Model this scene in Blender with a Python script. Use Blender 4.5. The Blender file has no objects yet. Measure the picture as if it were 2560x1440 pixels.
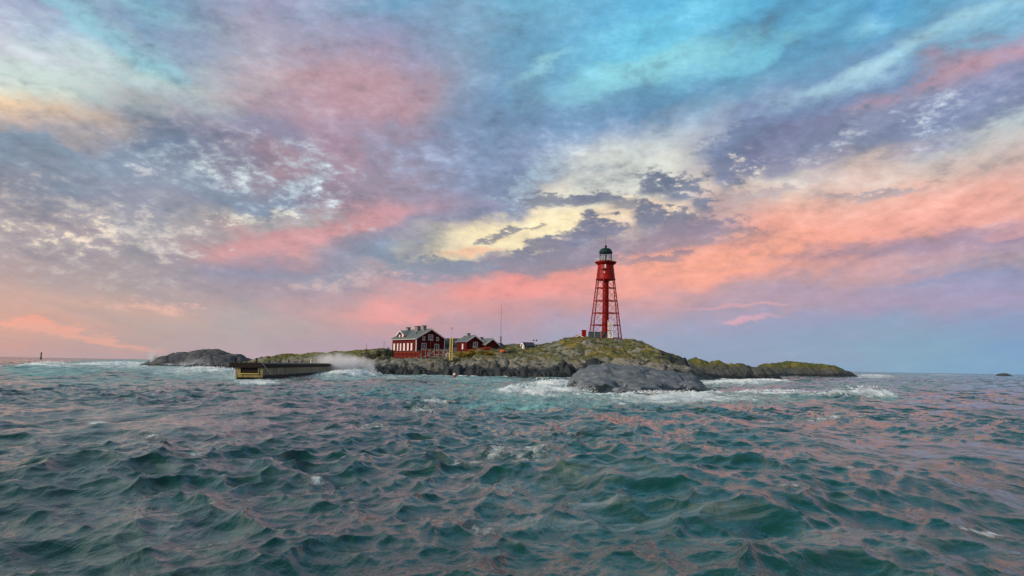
import bpy, bmesh, math, random
import numpy as np
from mathutils import Vector, Matrix

random.seed(7)
RNG = np.random.default_rng(11)
SC = bpy.context.scene
COL = SC.collection

# ------------------------------------------------------------------ camera
F_PX = 1862.0                      # focal length in pixels of the 2560 px wide photograph
EYE = 3.6                          # eye height above the mean water level, on a small boat
PITCH = math.atan(193.4 / F_PX)
ROLL = math.radians(0.995)
cam_data = bpy.data.cameras.new("camera")
cam = bpy.data.objects.new("camera", cam_data)
COL.objects.link(cam)
cam_data.sensor_width = 36.0
cam_data.lens = 36.0 * F_PX / 2560.0
cam_data.clip_start = 0.1
cam_data.clip_end = 20000.0
CAM_R = Matrix.Rotation(math.pi / 2 + PITCH, 3, 'X') @ Matrix.Rotation(ROLL, 3, 'Z')
cam.matrix_world = Matrix.Translation((0, 0, EYE)) @ CAM_R.to_4x4()
SC.camera = cam
SC.render.resolution_x, SC.render.resolution_y = 1024, 576


def ray(px, py):
    """world direction seen at a pixel of the photograph"""
    d = CAM_R @ Vector(((px - 1280) / F_PX, -(py - 720) / F_PX, -1.0))
    return d.normalized()


def at(px, py, dist):
    """world point seen at that pixel, at the given distance ahead (world y)"""
    d = ray(px, py)
    return Vector((0, 0, EYE)) + d * (dist / d.y)


def on_sea(px, py, z=0.0):
    d = ray(px, py)
    t = (z - EYE) / d.z
    return Vector((0, 0, EYE)) + d * t


def azel(px, py):
    d = ray(px, py)
    return math.degrees(math.atan2(d.x, d.y)), math.degrees(math.asin(d.z))


def lin(c):
    """sRGB 0-255 to linear"""
    out = []
    for v in c[:3]:
        v = v / 255.0
        out.append(v / 12.92 if v <= 0.04045 else ((v + 0.055) / 1.055) ** 2.4)
    return out


# ------------------------------------------------------------------ node helper
class Net:
    def __init__(self, tree):
        self.t = tree
        self.n = tree.nodes
        self.l = tree.links

    def new(self, kind, **props):
        nd = self.n.new(kind)
        for k, v in props.items():
            setattr(nd, k, v)
        return nd

    def put(self, sock, val):
        if hasattr(val, 'is_output'):
            self.l.new(val, sock)
        elif isinstance(val, (tuple, list, Vector)):
            v = list(val)
            if sock.type == 'RGBA' and len(v) == 3:
                v = v + [1.0]
            sock.default_value = v
        else:
            sock.default_value = val

    def math(self, op, a, b=None, c=None, clamp=False):
        nd = self.new('ShaderNodeMath', operation=op)
        nd.use_clamp = clamp
        self.put(nd.inputs[0], a)
        if b is not None:
            self.put(nd.inputs[1], b)
        if c is not None:
            self.put(nd.inputs[2], c)
        return nd.outputs[0]

    def rng(self, v, a, b, c=0.0, d=1.0, kind='SMOOTHSTEP'):
        nd = self.new('ShaderNodeMapRange', interpolation_type=kind)
        nd.clamp = True
        for i, x in enumerate((v, a, b, c, d)):
            self.put(nd.inputs[i], x)
        return nd.outputs[0]

    def mix(self, f, a, b, mode='MIX'):
        nd = self.new('ShaderNodeMix', data_type='RGBA', blend_type=mode)
        self.put(nd.inputs[0], f)
        self.put(nd.inputs[6], a)
        self.put(nd.inputs[7], b)
        return nd.outputs[2]

    def xyz(self, x, y, z=0.0):
        nd = self.new('ShaderNodeCombineXYZ')
        for i, v in enumerate((x, y, z)):
            self.put(nd.inputs[i], v)
        return nd.outputs[0]

    def sep(self, v):
        nd = self.new('ShaderNodeSeparateXYZ')
        self.put(nd.inputs[0], v)
        return nd.outputs

    def mapping(self, v, loc=(0, 0, 0), rot=(0, 0, 0), scale=(1, 1, 1), kind='POINT'):
        nd = self.new('ShaderNodeMapping', vector_type=kind)
        self.put(nd.inputs[0], v)
        if 'Location' in nd.inputs:
            nd.inputs['Location'].default_value = loc
        nd.inputs['Rotation'].default_value = rot
        nd.inputs['Scale'].default_value = scale
        return nd.outputs[0]

    def noise(self, v, scale, detail=4.0, rough=0.55, dist=0.0, lac=2.0, out=0):
        nd = self.new('ShaderNodeTexNoise')
        self.put(nd.inputs['Vector'], v)
        nd.inputs['Scale'].default_value = scale
        nd.inputs['Detail'].default_value = detail
        nd.inputs['Roughness'].default_value = rough
        nd.inputs['Distortion'].default_value = dist
        nd.inputs['Lacunarity'].default_value = lac
        return nd.outputs[out]

    def ramp(self, v, stops, interp='LINEAR'):
        nd = self.new('ShaderNodeValToRGB')
        self.put(nd.inputs[0], v)
        cr = nd.color_ramp
        cr.interpolation = interp
        stops = sorted(stops)
        while len(cr.elements) < len(stops):
            cr.elements.new(0.5)
        for e, (p, c) in zip(cr.elements, stops):
            e.position = p
        for e, (p, c) in zip(cr.elements, stops):
            e.color = list(c) + [1.0] if len(c) == 3 else c
        return nd.outputs[0]


# ------------------------------------------------------------------ sky
SUN_AZ, SUN_EL = math.radians(-122.0), math.radians(24.0)     # low sun, left of the boat
world = bpy.data.worlds.new("World")
SC.world = world
world.use_nodes = True
W = Net(world.node_tree)
W.n.clear()
direction = W.new('ShaderNodeTexCoord').outputs['Generated']
dn = W.new('ShaderNodeVectorMath', operation='NORMALIZE')
W.put(dn.inputs[0], direction)
D = dn.outputs[0]
dx, dy, dz = W.sep(D)
zc = W.math('MAXIMUM', dz, 0.0)
AZ = W.math('MULTIPLY', W.math('ARCTAN2', dx, dy), 180 / math.pi)
EL = W.math('MULTIPLY', W.math('ARCSINE', zc), 180 / math.pi)
inv = W.math('DIVIDE', 1.0, W.math('ADD', zc, 0.13))
plane = W.xyz(W.math('MULTIPLY', dx, inv), W.math('MULTIPLY', dy, inv), 0.0)
VANISH = math.radians(14.0)                                   # the cloud streets run away to the left
street = W.mapping(plane, rot=(0, 0, -VANISH), scale=(1.0, 0.36, 1.0))
dome = W.mapping(D, scale=(1.0, 1.0, 2.1))
nS = W.noise(street, 1.35, 9, 0.62, 0.3, out=1)               # streaks, colour output
nP = W.noise(street, 4.2, 8, 0.62, 0.25)                       # puffs along the streets
nD = W.noise(dome, 9.0, 9, 0.6, 0.15, out=1)                  # puffs in the dome
nF = W.noise(dome, 22.0, 8, 0.66, 0.2)                        # fine puffs
nG = W.noise(dome, 58.0, 6, 0.62, 0.2)                        # flecks
sS = W.sep(nS)
sD = W.sep(nD)


def centred(v, k):
    return W.math('MULTIPLY', W.math('SUBTRACT', v, 0.5), k)


lowfade = W.rng(EL, 0.0, 9.0, 0.22, 1.0)
wAZ = W.math('ADD', AZ, W.math('ADD', centred(sS[0], 15.0), centred(sD[0], 9.0)))
wEL = W.math('ADD', EL, W.math('MULTIPLY', lowfade, W.math('ADD', centred(sS[1], 7.0), centred(sD[1], 5.0))))

SKY = {
    0: [(0, 165, 172, 198), (50, 178, 182, 202), (90, 200, 202, 212), (150, 212, 216, 214), (210, 222, 222, 208), (262, 244, 206, 164),
        (305, 205, 178, 165), (350, 132, 150, 170), (430, 150, 152, 168), (540, 182, 160, 166), (630, 186, 160, 160),
        (700, 196, 162, 156), (770, 208, 162, 150), (815, 226, 160, 142), (850, 212, 158, 148), (895, 200, 160, 160)],
    320: [(0, 125, 178, 208), (40, 140, 195, 215), (90, 132, 165, 196), (140, 165, 195, 210), (190, 192, 220, 216), (225, 188, 206, 208),
          (262, 166, 156, 166), (310, 138, 142, 164), (380, 124, 140, 166), (450, 146, 156, 176), (500, 152, 152, 170), (560, 170, 164, 170), (630, 162, 152, 162),
          (700, 184, 160, 160), (760, 212, 168, 156), (800, 196, 164, 158), (840, 194, 162, 160), (900, 190, 160, 166)],
    640: [(0, 165, 160, 188), (90, 172, 162, 184), (170, 178, 170, 186), (230, 192, 162, 168), (290, 152, 146, 172),
          (360, 148, 142, 168), (420, 168, 146, 158), (455, 140, 148, 168), (515, 132, 144, 168), (555, 186, 178, 176), (610, 204, 154, 156), (640, 190, 150, 160),
          (690, 152, 146, 172), (740, 172, 152, 166), (800, 180, 166, 168), (850, 182, 164, 170), (900, 190, 166, 176)],
    960: [(0, 112, 162, 194), (60, 140, 158, 192), (130, 164, 154, 184), (200, 174, 152, 172), (270, 176, 150, 164), (330, 148, 146, 172), (400, 158, 146, 168),
          (470, 170, 148, 164), (525, 210, 150, 156), (560, 160, 144, 164), (600, 128, 140, 166), (660, 132, 144, 166), (690, 168, 160, 172), (730, 188, 156, 166),
          (785, 224, 152, 152), (820, 200, 152, 160), (850, 186, 154, 172), (900, 184, 156, 176)],
    1280: [(0, 108, 178, 208), (90, 108, 166, 198), (180, 108, 158, 190), (270, 112, 150, 186), (360, 122, 150, 186), (450, 136, 150, 182),
           (515, 134, 144, 172), (545, 220, 200, 178), (575, 250, 224, 176), (610, 240, 205, 165), (640, 150, 138, 156), (665, 160, 138, 154), (690, 236, 142, 136), (730, 232, 142, 138),
           (775, 208, 146, 152), (810, 186, 150, 168), (850, 166, 156, 182), (900, 160, 156, 182)],
    1600: [(0, 75, 182, 222), (50, 100, 200, 228), (100, 84, 182, 216), (150, 112, 205, 230), (185, 130, 212, 228), (215, 98, 160, 190), (290, 94, 144, 182),
           (330, 150, 170, 196), (365, 200, 206, 210), (430, 236, 232, 216), (500, 246, 218, 190), (550, 160, 140, 152), (590, 132, 126, 148), (635, 180, 140, 148), (665, 246, 158, 136),
           (710, 236, 150, 140), (745, 208, 150, 154), (790, 176, 156, 180), (850, 152, 160, 190), (900, 146, 160, 190)],
    1920: [(0, 72, 176, 216), (60, 80, 164, 202), (110, 110, 194, 218), (150, 92, 156, 190), (210, 108, 156, 186), (270, 124, 142, 180), (340, 124, 130, 170),
           (395, 140, 145, 174), (440, 212, 196, 186), (500, 234, 186, 166), (560, 244, 168, 142), (620, 250, 156, 126), (675, 238, 146, 130),
           (715, 192, 150, 160), (765, 184, 150, 170), (800, 152, 150, 186), (850, 140, 156, 190), (900, 140, 160, 190)],
    2240: [(0, 60, 156, 202), (50, 74, 166, 206), (105, 106, 152, 190), (145, 152, 198, 216), (190, 110, 142, 180), (240, 130, 142, 176), (290, 142, 146, 174),
           (345, 140, 138, 170), (395, 208, 190, 184), (460, 222, 188, 172), (530, 236, 162, 142), (590, 234, 152, 142), (630, 176, 142, 158), (680, 202, 152, 156),
           (715, 166, 146, 176), (765, 170, 146, 178), (805, 136, 150, 186), (855, 122, 160, 190), (900, 126, 166, 196)],
    2560: [(0, 122, 186, 216), (50, 130, 176, 206), (85, 140, 162, 196), (120, 186, 150, 170), (165, 142, 142, 176), (225, 146, 148, 182), (280, 184, 198, 202), (345, 206, 192, 186),
           (420, 216, 178, 166), (490, 232, 160, 142), (560, 226, 156, 146), (600, 166, 136, 166), (650, 186, 156, 166), (700, 150, 146, 186), (755, 166, 146, 182),
           (800, 130, 146, 190), (855, 106, 150, 196), (900, 114, 160, 200)],
}
SHEAR = {0: -0.008, 320: -0.006, 640: 0.006, 960: 0.012, 1280: 0.017, 1600: 0.016, 1920: 0.015, 2240: 0.014, 2560: 0.013}
HIGH = {0: (150, 166, 190), 320: (138, 166, 192), 640: (146, 162, 188), 960: (116, 158, 190), 1280: (106, 162, 194), 1600: (94, 168, 204), 1920: (88, 162, 200), 2240: (82, 156, 198), 2560: (108, 166, 200)}
ZENITH = lin((112, 134, 150))
prev_az, colour = None, None
for px in sorted(SKY):
    a0 = azel(px, 600)[0]
    stops = []
    for (py, r, g, b) in SKY[px]:
        e = azel(px, py)[1]
        stops.append((min(max(e, 0.0) / 60.0, 1.0), lin((r, g, b))))
    stops.append(((stops[0][0] * 60 + 7) / 60, lin(HIGH[px])))
    stops.append((1.0, ZENITH))
    k = SHEAR[px]
    da = W.math('SUBTRACT', wAZ, a0)
    da = W.math('MINIMUM', W.math('MAXIMUM', da, -14.0), 14.0)
    e = W.math('MULTIPLY_ADD', W.math('MULTIPLY', wEL, da), -k, wEL)
    colr = W.ramp(W.math('DIVIDE', e, 60.0), stops)
    if colour is None:
        colour = colr
    else:
        colour = W.mix(W.rng(wAZ, prev_az, a0, kind='LINEAR'), colour, colr)
    prev_az = a0
# the rest of the sky goes on as overcast mauve and blue, without a seam behind the boat
rest = W.ramp(W.math('DIVIDE', wEL, 60.0), [(0.0, lin((176, 160, 178))), (0.12, lin((190, 160, 164))), (0.3, lin((172, 164, 180))), (0.6, lin((134, 154, 180))), (1.0, ZENITH)])
colour = W.mix(W.rng(W.math('ABSOLUTE', AZ), 45.0, 110.0), colour, rest)

# clouds that the photograph shows singly: an outline in the sky broken up by the puff noise
softAZ = W.math('ADD', AZ, W.math('ADD', centred(sD[0], 8.0), centred(sS[0], 3.0)))
softEL = W.math('ADD', EL, W.math('ADD', centred(sD[1], 3.6), centred(sS[1], 1.2)))
softV = W.xyz(softAZ, softEL, 0.0)
fineV = W.xyz(W.math('ADD', AZ, W.math('ADD', centred(nG, 2.6), centred(sD[0], 2.6))), W.math('ADD', EL, W.math('ADD', centred(nF, 2.6), centred(nG, 1.6))), 0.0)
edge2 = W.math('ADD', centred(nF, 2.4), centred(nG, 2.0))
edge = W.math('ADD', centred(nF, 2.1), centred(sD[2], 1.5))
holes = W.math('ADD', centred(nG, 2.4), W.math('ADD', centred(nP, 0.8), centred(nF, 1.4)))


def cloud(px, py, rx, ry, rot, rgb, amount=1.0, lo=1.15, hi=0.55, rag=1.0, tex=None, vec=None):
    global colour
    a, e = azel(px, py)
    s = math.degrees(1 / F_PX)
    v = W.mapping(vec if vec is not None else softV, loc=(a, e, 0), rot=(0, 0, math.radians(rot)), scale=(rx * s, ry * s, 1), kind='TEXTURE')
    ln = W.new('ShaderNodeVectorMath', operation='LENGTH')
    W.put(ln.inputs[0], v)
    r = ln.outputs['Value']
    if rag:
        r = W.math('MULTIPLY_ADD', tex if tex is not None else edge, rag, r)
    m = W.rng(r, lo, hi, 0.0, amount)
    colour = W.mix(m, colour, lin(rgb))


# big soft colour
cloud(880, 255, 190, 95, -8, (202, 150, 158), 0.65, 1.4, 0.1, 0.7)
cloud(845, 390, 90, 110, 8, (186, 146, 162), 0.7, 1.3, 0.2, 0.6)
cloud(690, 420, 90, 70, 35, (186, 144, 156), 0.5, 1.3, 0.2, 0.7)
cloud(780, 590, 260, 30, 15, (222, 150, 152), 0.8, 1.3, 0.3, 0.5)
cloud(1300, 715, 200, 38, 3, (246, 142, 132), 0.8, 1.3, 0.2, 0.5)
cloud(2150, 555, 520, 62, 6, (244, 160, 136), 0.62, 1.4, 0.1, 0.4)
cloud(1830, 650, 380, 60, 4, (255, 160, 124), 0.8, 1.3, 0.2, 0.3)
cloud(2380, 175, 170, 40, 17, (212, 156, 164), 0.6, 1.5, 0.1, 1.6)
cloud(1700, 60, 260, 50, 14, (92, 196, 230), 0.55, 1.4, 0.2, 0.8)
cloud(1640, 175, 260, 36, 8, (146, 222, 234), 0.75, 1.3, 0.2, 0.9)
cloud(1370, 165, 90, 20, 35, (160, 216, 228), 0.6, 1.3, 0.2, 1.0)
cloud(2150, 175, 180, 16, 16, (180, 218, 230), 0.5, 1.5, 0.1, 1.5)
cloud(2180, 62, 70, 26, 5, (140, 206, 230), 0.7, 1.3, 0.2, 0.9)
cloud(2460, 22, 130, 20, 8, (166, 212, 230), 0.7, 1.3, 0.2, 0.9)
cloud(230, 60, 150, 26, -28, (148, 208, 224), 0.7, 1.3, 0.2, 0.8)
cloud(410, 170, 60, 24, -20, (150, 208, 222), 0.6, 1.3, 0.2, 1.0)
cloud(190, 215, 240, 40, -3, (200, 220, 212), 0.6, 1.3, 0.2, 0.6)
# bright cream break in the cloud
cloud(1340, 575, 290, 58, 15, (255, 232, 184), 1.0, 1.25, 0.5, 0.7)
cloud(1580, 450, 180, 50, 14, (226, 224, 214), 0.75, 1.3, 0.4, 0.8)
cloud(1600, 530, 110, 40, 8, (250, 218, 184), 0.9, 1.3, 0.4, 0.8)
cloud(1190, 635, 90, 12, 2, (250, 190, 150), 0.85, 1.3, 0.4, 0.7)
# grey cumulus in front of it: clusters of small heads on flat feet
GREY = (126, 122, 148)
for px, py, rx_, ry_, rot, rgb, am in (
        (1515, 572, 62, 24, 8, GREY, 0.95), (1440, 592, 60, 22, 12, GREY, 0.95), (1475, 560, 34, 20, 0, (132, 128, 152), 0.9), (1365, 612, 34, 16, 10, (136, 130, 152), 0.9),
        (1390, 640, 80, 22, 8, (140, 132, 154), 0.92), (1470, 640, 90, 24, 4, (152, 136, 154), 0.9), (1300, 648, 44, 14, 4, (140, 134, 154), 0.9), (1240, 660, 70, 14, 2, (142, 136, 156), 0.9),
        (1340, 668, 110, 14, 0, (158, 140, 156), 0.85), (1130, 668, 100, 18, -2, (136, 142, 164), 0.85), (1050, 690, 90, 14, -2, (140, 146, 168), 0.7), (1225, 598, 44, 9, 14, (148, 142, 150), 0.9), (1265, 578, 38, 8, 10, (150, 144, 152), 0.9), (1330, 572, 22, 5, 6, (176, 158, 150), 0.8),
        (1400, 505, 120, 13, 4, (140, 140, 156), 0.9), (1510, 495, 80, 14, 6, (134, 134, 154), 0.9), (1570, 512, 40, 12, 0, (150, 144, 156), 0.85),
        (1635, 462, 42, 22, 15, (118, 122, 146), 0.95), (1700, 474, 58, 26, 6, (118, 124, 148), 0.95), (1755, 500, 26, 24, 60, (122, 126, 150), 0.9), (1630, 540, 44, 30, 10, (122, 124, 148), 0.95), (1690, 545, 40, 22, 12, (132, 128, 150), 0.9),
        (1745, 570, 90, 20, 8, (152, 134, 154), 0.9), (1690, 605, 120, 18, 6, (164, 138, 152), 0.85), (1660, 643, 56, 9, 4, (164, 138, 150), 0.8), (1580, 655, 40, 8, 0, (176, 142, 150), 0.7),
        (1820, 425, 30, 42, 10, (120, 126, 158), 0.9), (1880, 410, 34, 26, 30, (124, 128, 160), 0.85), (1945, 420, 44, 20, 20, (134, 134, 164), 0.8), (1850, 350, 90, 34, 20, (120, 134, 168), 0.85), (1990, 350, 110, 36, 18, (130, 130, 166), 0.85),
        (2150, 330, 150, 38, 14, (134, 142, 172), 0.75), (2290, 322, 110, 22, 8, (126, 136, 168), 0.8), (2440, 270, 120, 42, 18, (126, 136, 172), 0.8), (2040, 400, 60, 14, 10, (158, 148, 166), 0.7),
        (2210, 488, 66, 8, 8, (180, 160, 164), 0.8), (1930, 478, 70, 7, 6, (186, 164, 166), 0.7), (2110, 494, 24, 6, 0, (176, 158, 164), 0.7), (1860, 494, 60, 6, 0, (192, 166, 164), 0.6), (1850, 600, 50, 6, 8, (206, 152, 148), 0.6)):
    cloud(px, py, rx_, ry_, rot, rgb, am, 1.5, 0.55, 0.85, edge2, fineV)


# breaks of light in the left cloud field
def flecks(px, py, rx, ry, rot, rgb, amount=1.0, lo=0.2, hi=0.95, gain_=0.55, tex=None):
    global colour
    a, e = azel(px, py)
    s = math.degrees(1 / F_PX)
    v = W.mapping(softV, loc=(a, e, 0), rot=(0, 0, math.radians(rot)), scale=(rx * s, ry * s, 1), kind='TEXTURE')
    ln = W.new('ShaderNodeVectorMath', operation='LENGTH')
    W.put(ln.inputs[0], v)
    zone = W.rng(ln.outputs['Value'], 1.5, 0.1)
    m = W.math('MULTIPLY', W.rng(W.math('MULTIPLY_ADD', zone, gain_, tex if tex is not None else holes), lo, hi, 0.0, amount), W.rng(zone, 0.0, 0.25))
    colour = W.mix(m, colour, lin(rgb))


flecks(800, 470, 170, 90, -30, (186, 196, 204), 0.7)
flecks(820, 480, 110, 55, -30, (232, 240, 240), 0.9, 0.5, 1.15)
flecks(530, 415, 230, 70, -10, (182, 194, 202), 0.6)
flecks(560, 420, 120, 40, -10, (216, 222, 222), 0.8, 0.55, 1.1)
flecks(450, 300, 260, 60, -12, (186, 176, 182), 0.5)
flecks(370, 440, 60, 20, 15, (214, 204, 202), 0.6, 0.3, 1.1)
flecks(630, 548, 110, 16, 12, (228, 220, 202), 0.85, 0.15, 0.8)
flecks(180, 560, 300, 100, -10, (206, 190, 180), 0.6)
flecks(190, 572, 170, 52, -14, (255, 224, 188), 0.95, 0.55, 1.05)
flecks(370, 590, 170, 55, -5, (214, 200, 192), 0.6)
flecks(400, 752, 130, 20, 0, (240, 180, 162), 0.7)
flecks(860, 712, 200, 26, 4, (206, 172, 172), 0.7)
flecks(2350, 285, 80, 45, 30, (200, 208, 220), 0.75, 0.3, 1.15)
flecks(2080, 350, 110, 50, 35, (206, 206, 214), 0.75, 0.3, 1.1)
flecks(1895, 400, 60, 36, 50, (238, 224, 208), 0.85, 0.4, 0.9)
flecks(1350, 440, 130, 50, 25, (176, 200, 208), 0.6)
flecks(1170, 400, 240, 80, 10, (148, 162, 194), 0.6)
flecks(1550, 400, 150, 30, 10, (214, 216, 212), 0.7)
# thin streaks near the sea
cloud(60, 808, 130, 9, -7, (246, 158, 134), 0.9, 1.3, 0.4, 0.4)
cloud(190, 832, 160, 8, -7, (232, 164, 148), 0.8, 1.3, 0.4, 0.4)
cloud(1010, 790, 110, 14, 2, (238, 150, 148), 0.8, 1.3, 0.3, 0.7)
cloud(1850, 765, 130, 6, 2, (214, 158, 168), 0.8, 1.3, 0.4, 0.4)
cloud(1860, 798, 90, 8, 2, (214, 160, 180), 0.9, 1.3, 0.4, 0.6)
cloud(2300, 610, 330, 24, 5, (166, 136, 160), 0.7, 1.3, 0.3, 0.4)
cloud(2420, 690, 200, 9, 4, (146, 146, 184), 0.7, 1.3, 0.3, 0.5)

# body of the cloud: light tops and shaded hollows everywhere
body = W.math('ADD', W.math('ADD', centred(nP, 1.1), centred(nG, 0.55)), W.math('ADD', centred(nF, 0.78), centred(sD[2], 0.6)))
bodyfade = W.rng(EL, 1.0, 12.0, 0.12, 1.0)
colour = W.mix(W.math('MULTIPLY', W.rng(body, 0.02, 0.75, 0.0, 0.42), bodyfade), colour, W.mix(0.5, colour, lin((232, 236, 240))))
colour = W.mix(W.math('MULTIPLY', W.rng(body, -0.02, -0.6, 0.0, 0.5), bodyfade), colour, lin((112, 132, 166)))
gain = W.math('ADD', 1.0, W.math('MULTIPLY', W.math('MULTIPLY', body, 0.78), bodyfade))
vm = W.new('ShaderNodeVectorMath', operation='SCALE')
W.put(vm.inputs[0], colour)
W.put(vm.inputs['Scale'], gain)
colour = vm.outputs[0]
hs = W.new('ShaderNodeHueSaturation')
hs.inputs['Saturation'].default_value = 0.90
gm = W.new('ShaderNodeGamma')
W.put(gm.inputs[0], W.mix(1.0, colour, (0.965, 1.0, 0.995), 'MULTIPLY'))
gm.inputs[1].default_value = 1.08
W.put(hs.inputs['Color'], gm.outputs[0])
cloud_bg = W.new('ShaderNodeBackground')
W.put(cloud_bg.inputs[0], hs.outputs[0])
cloud_bg.inputs[1].default_value = 0.97
sky = W.new('ShaderNodeTexSky', sky_type='NISHITA')
sky.sun_disc = False
sky.sun_elevation = SUN_EL
sky.sun_rotation = SUN_AZ
sky_bg = W.new('ShaderNodeBackground')
W.put(sky_bg.inputs[0], sky.outputs[0])
sky_bg.inputs[1].default_value = 0.01
addn = W.new('ShaderNodeAddShader')
W.put(addn.inputs[0], cloud_bg.outputs[0])
W.put(addn.inputs[1], sky_bg.outputs[0])
wo = W.new('ShaderNodeOutputWorld')
W.put(wo.inputs[0], addn.outputs[0])
world.cycles.sampling_method = 'MANUAL'
world.cycles.sample_map_resolution = 512

# ------------------------------------------------------------------ sun and exposure
sun_data = bpy.data.lights.new("sun", 'SUN')
sun_data.energy = 3.4
sun_data.angle = math.radians(12)
sun_data.color = (1.0, 0.80, 0.66)
sun = bpy.data.objects.new("sun", sun_data)
COL.objects.link(sun)
sv = Vector((math.sin(SUN_AZ) * math.cos(SUN_EL), math.cos(SUN_AZ) * math.cos(SUN_EL), math.sin(SUN_EL)))
sun.rotation_euler = sv.to_track_quat('Z', 'Y').to_euler()
SC.cycles.volume_bounces = 4
SC.view_settings.view_transform = 'Standard'
SC.view_settings.look = 'None'
SC.view_settings.exposure = 0.0
SC.view_settings.gamma = 1.0
SC.view_settings.use_curve_mapping = False

# ------------------------------------------------------------------ object helpers
def tag(o, label=None, cat=None, group=None, kind=None):
    if label:
        o["label"] = label
    if cat:
        o["category"] = cat
    if group:
        o["group"] = group
    if kind:
        o["kind"] = kind
    return o


def empty(name, loc, rz=0.0):
    o = bpy.data.objects.new(name, None)
    COL.objects.link(o)
    o.location = loc
    o.rotation_euler = (0, 0, rz)
    return o


def link_mesh(name, mesh, parent=None, loc=None):
    o = bpy.data.objects.new(name, mesh)
    COL.objects.link(o)
    if parent:
        o.parent = parent
    if loc is not None:
        o.location = loc
    return o


class MB:
    """collects shapes for ONE mesh object"""

    def __init__(self):
        self.bm = bmesh.new()

    def verts(self, pts):
        return [self.bm.verts.new(p) for p in pts]

    def poly(self, pts):
        self.bm.faces.new(self.verts(pts))
        return self

    def box(self, c, s, rot=None, taper=1.0):
        c = Vector(c)
        hx, hy, hz = s[0] / 2, s[1] / 2, s[2] / 2
        pts = []
        for z, t in ((-hz, 1.0), (hz, taper)):
            for x, y in ((-hx, -hy), (hx, -hy), (hx, hy), (-hx, hy)):
                p = Vector((x * t, y * t, z))
                if rot is not None:
                    p = rot @ p
                pts.append(c + p)
        v = self.verts(pts)
        for f in ((3, 2, 1, 0), (4, 5, 6, 7), (0, 1, 5, 4), (1, 2, 6, 5), (2, 3, 7, 6), (3, 0, 4, 7)):
            self.bm.faces.new([v[i] for i in f])
        return self

    def bar(self, a, b, w, h=None):
        a, b = Vector(a), Vector(b)
        d = b - a
        q = d.to_track_quat('Z', 'Y').to_matrix()
        return self.box((a + b) / 2, (w, h or w, d.length), q)

    def tube(self, a, b, r0, r1=None, n=12, cap=True):
        a, b = Vector(a), Vector(b)
        r1 = r0 if r1 is None else r1
        q = (b - a).to_track_quat('Z', 'Y').to_matrix()
        A = [a + q @ Vector((r0 * math.cos(2 * math.pi * i / n), r0 * math.sin(2 * math.pi * i / n), 0)) for i in range(n)]
        B = [b + q @ Vector((r1 * math.cos(2 * math.pi * i / n), r1 * math.sin(2 * math.pi * i / n), 0)) for i in range(n)]
        va, vb = self.verts(A), self.verts(B)
        for i in range(n):
            self.bm.faces.new((va[i], va[(i + 1) % n], vb[(i + 1) % n], vb[i]))
        if cap:
            self.bm.faces.new(va[::-1])
            self.bm.faces.new(vb)
        return self

    def lathe(self, prof, n=24, c=(0, 0, 0)):
        c = Vector(c)
        rings = []
        for r, z in prof:
            rings.append(self.verts([c + Vector((r * math.cos(2 * math.pi * i / n), r * math.sin(2 * math.pi * i / n), z)) for i in range(n)]))
        for a, b in zip(rings, rings[1:]):
            for i in range(n):
                self.bm.faces.new((a[i], a[(i + 1) % n], b[(i + 1) % n], b[i]))
        self.bm.faces.new(rings[0][::-1])
        self.bm.faces.new(rings[-1])
        return self

    def prism(self, outline, a, b):
        """outline in (x, z), extruded along y from a to b"""
        f = self.verts([(x, a, z) for x, z in outline])
        k = self.verts([(x, b, z) for x, z in outline])
        n = len(outline)
        self.bm.faces.new(f)
        self.bm.faces.new(k[::-1])
        for i in range(n):
            self.bm.faces.new((f[(i + 1) % n], f[i], k[i], k[(i + 1) % n]))
        return self

    def mesh(self, name, mat, smooth=False, bevel=0.0):
        if bevel:
            bmesh.ops.bevel(self.bm, geom=list(self.bm.edges), offset=bevel, segments=1, affect='EDGES')
        bmesh.ops.recalc_face_normals(self.bm, faces=self.bm.faces)
        me = bpy.data.meshes.new(name)
        self.bm.to_mesh(me)
        self.bm.free()
        me.materials.append(mat)
        if smooth:
            me.polygons.foreach_set('use_smooth', [True] * len(me.polygons))
        return me

    def build(self, name, mat, parent=None, smooth=False, bevel=0.0, loc=None):
        return link_mesh(name, self.mesh(name, mat, smooth, bevel), parent, loc)


def array_mesh(name, co, faces, mat, smooth=True):
    """co (n,3); faces (m,k) with constant k"""
    me = bpy.data.meshes.new(name)
    co = np.asarray(co, dtype=np.float32)
    faces = np.asarray(faces, dtype=np.int32)
    m, k = faces.shape
    me.vertices.add(len(co))
    me.vertices.foreach_set('co', co.ravel())
    me.loops.add(m * k)
    me.loops.foreach_set('vertex_index', faces.ravel())
    me.polygons.add(m)
    me.polygons.foreach_set('loop_start', np.arange(0, m * k, k, dtype=np.int32))
    if smooth:
        me.polygons.foreach_set('use_smooth', np.ones(m, dtype=bool))
    me.update(calc_edges=True)
    me.materials.append(mat)
    return me


def grid_faces(nr, nc, wrap=False):
    i = np.arange(nr - 1)[:, None]
    j = np.arange(nc if wrap else nc - 1)[None, :]
    j2 = (j + 1) % nc
    return np.stack([i * nc + j, i * nc + j2, (i + 1) * nc + j2, (i + 1) * nc + j], -1).reshape(-1, 4)


def set_attr(me, name, vals):
    a = me.attributes.new(name, 'FLOAT', 'POINT')
    a.data.foreach_set('value', np.asarray(vals, dtype=np.float32).ravel())


# ------------------------------------------------------------------ noise on arrays
def _hash(ix, iy, seed):
    h = (ix.astype(np.int64) * 374761393 + iy.astype(np.int64) * 668265263 + seed * 1274126177) & 0xffffffff
    h = ((h ^ (h >> 13)) * 1274126177) & 0xffffffff
    h = h ^ (h >> 16)
    return (h & 0xffffff) / float(0x1000000)


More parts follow.
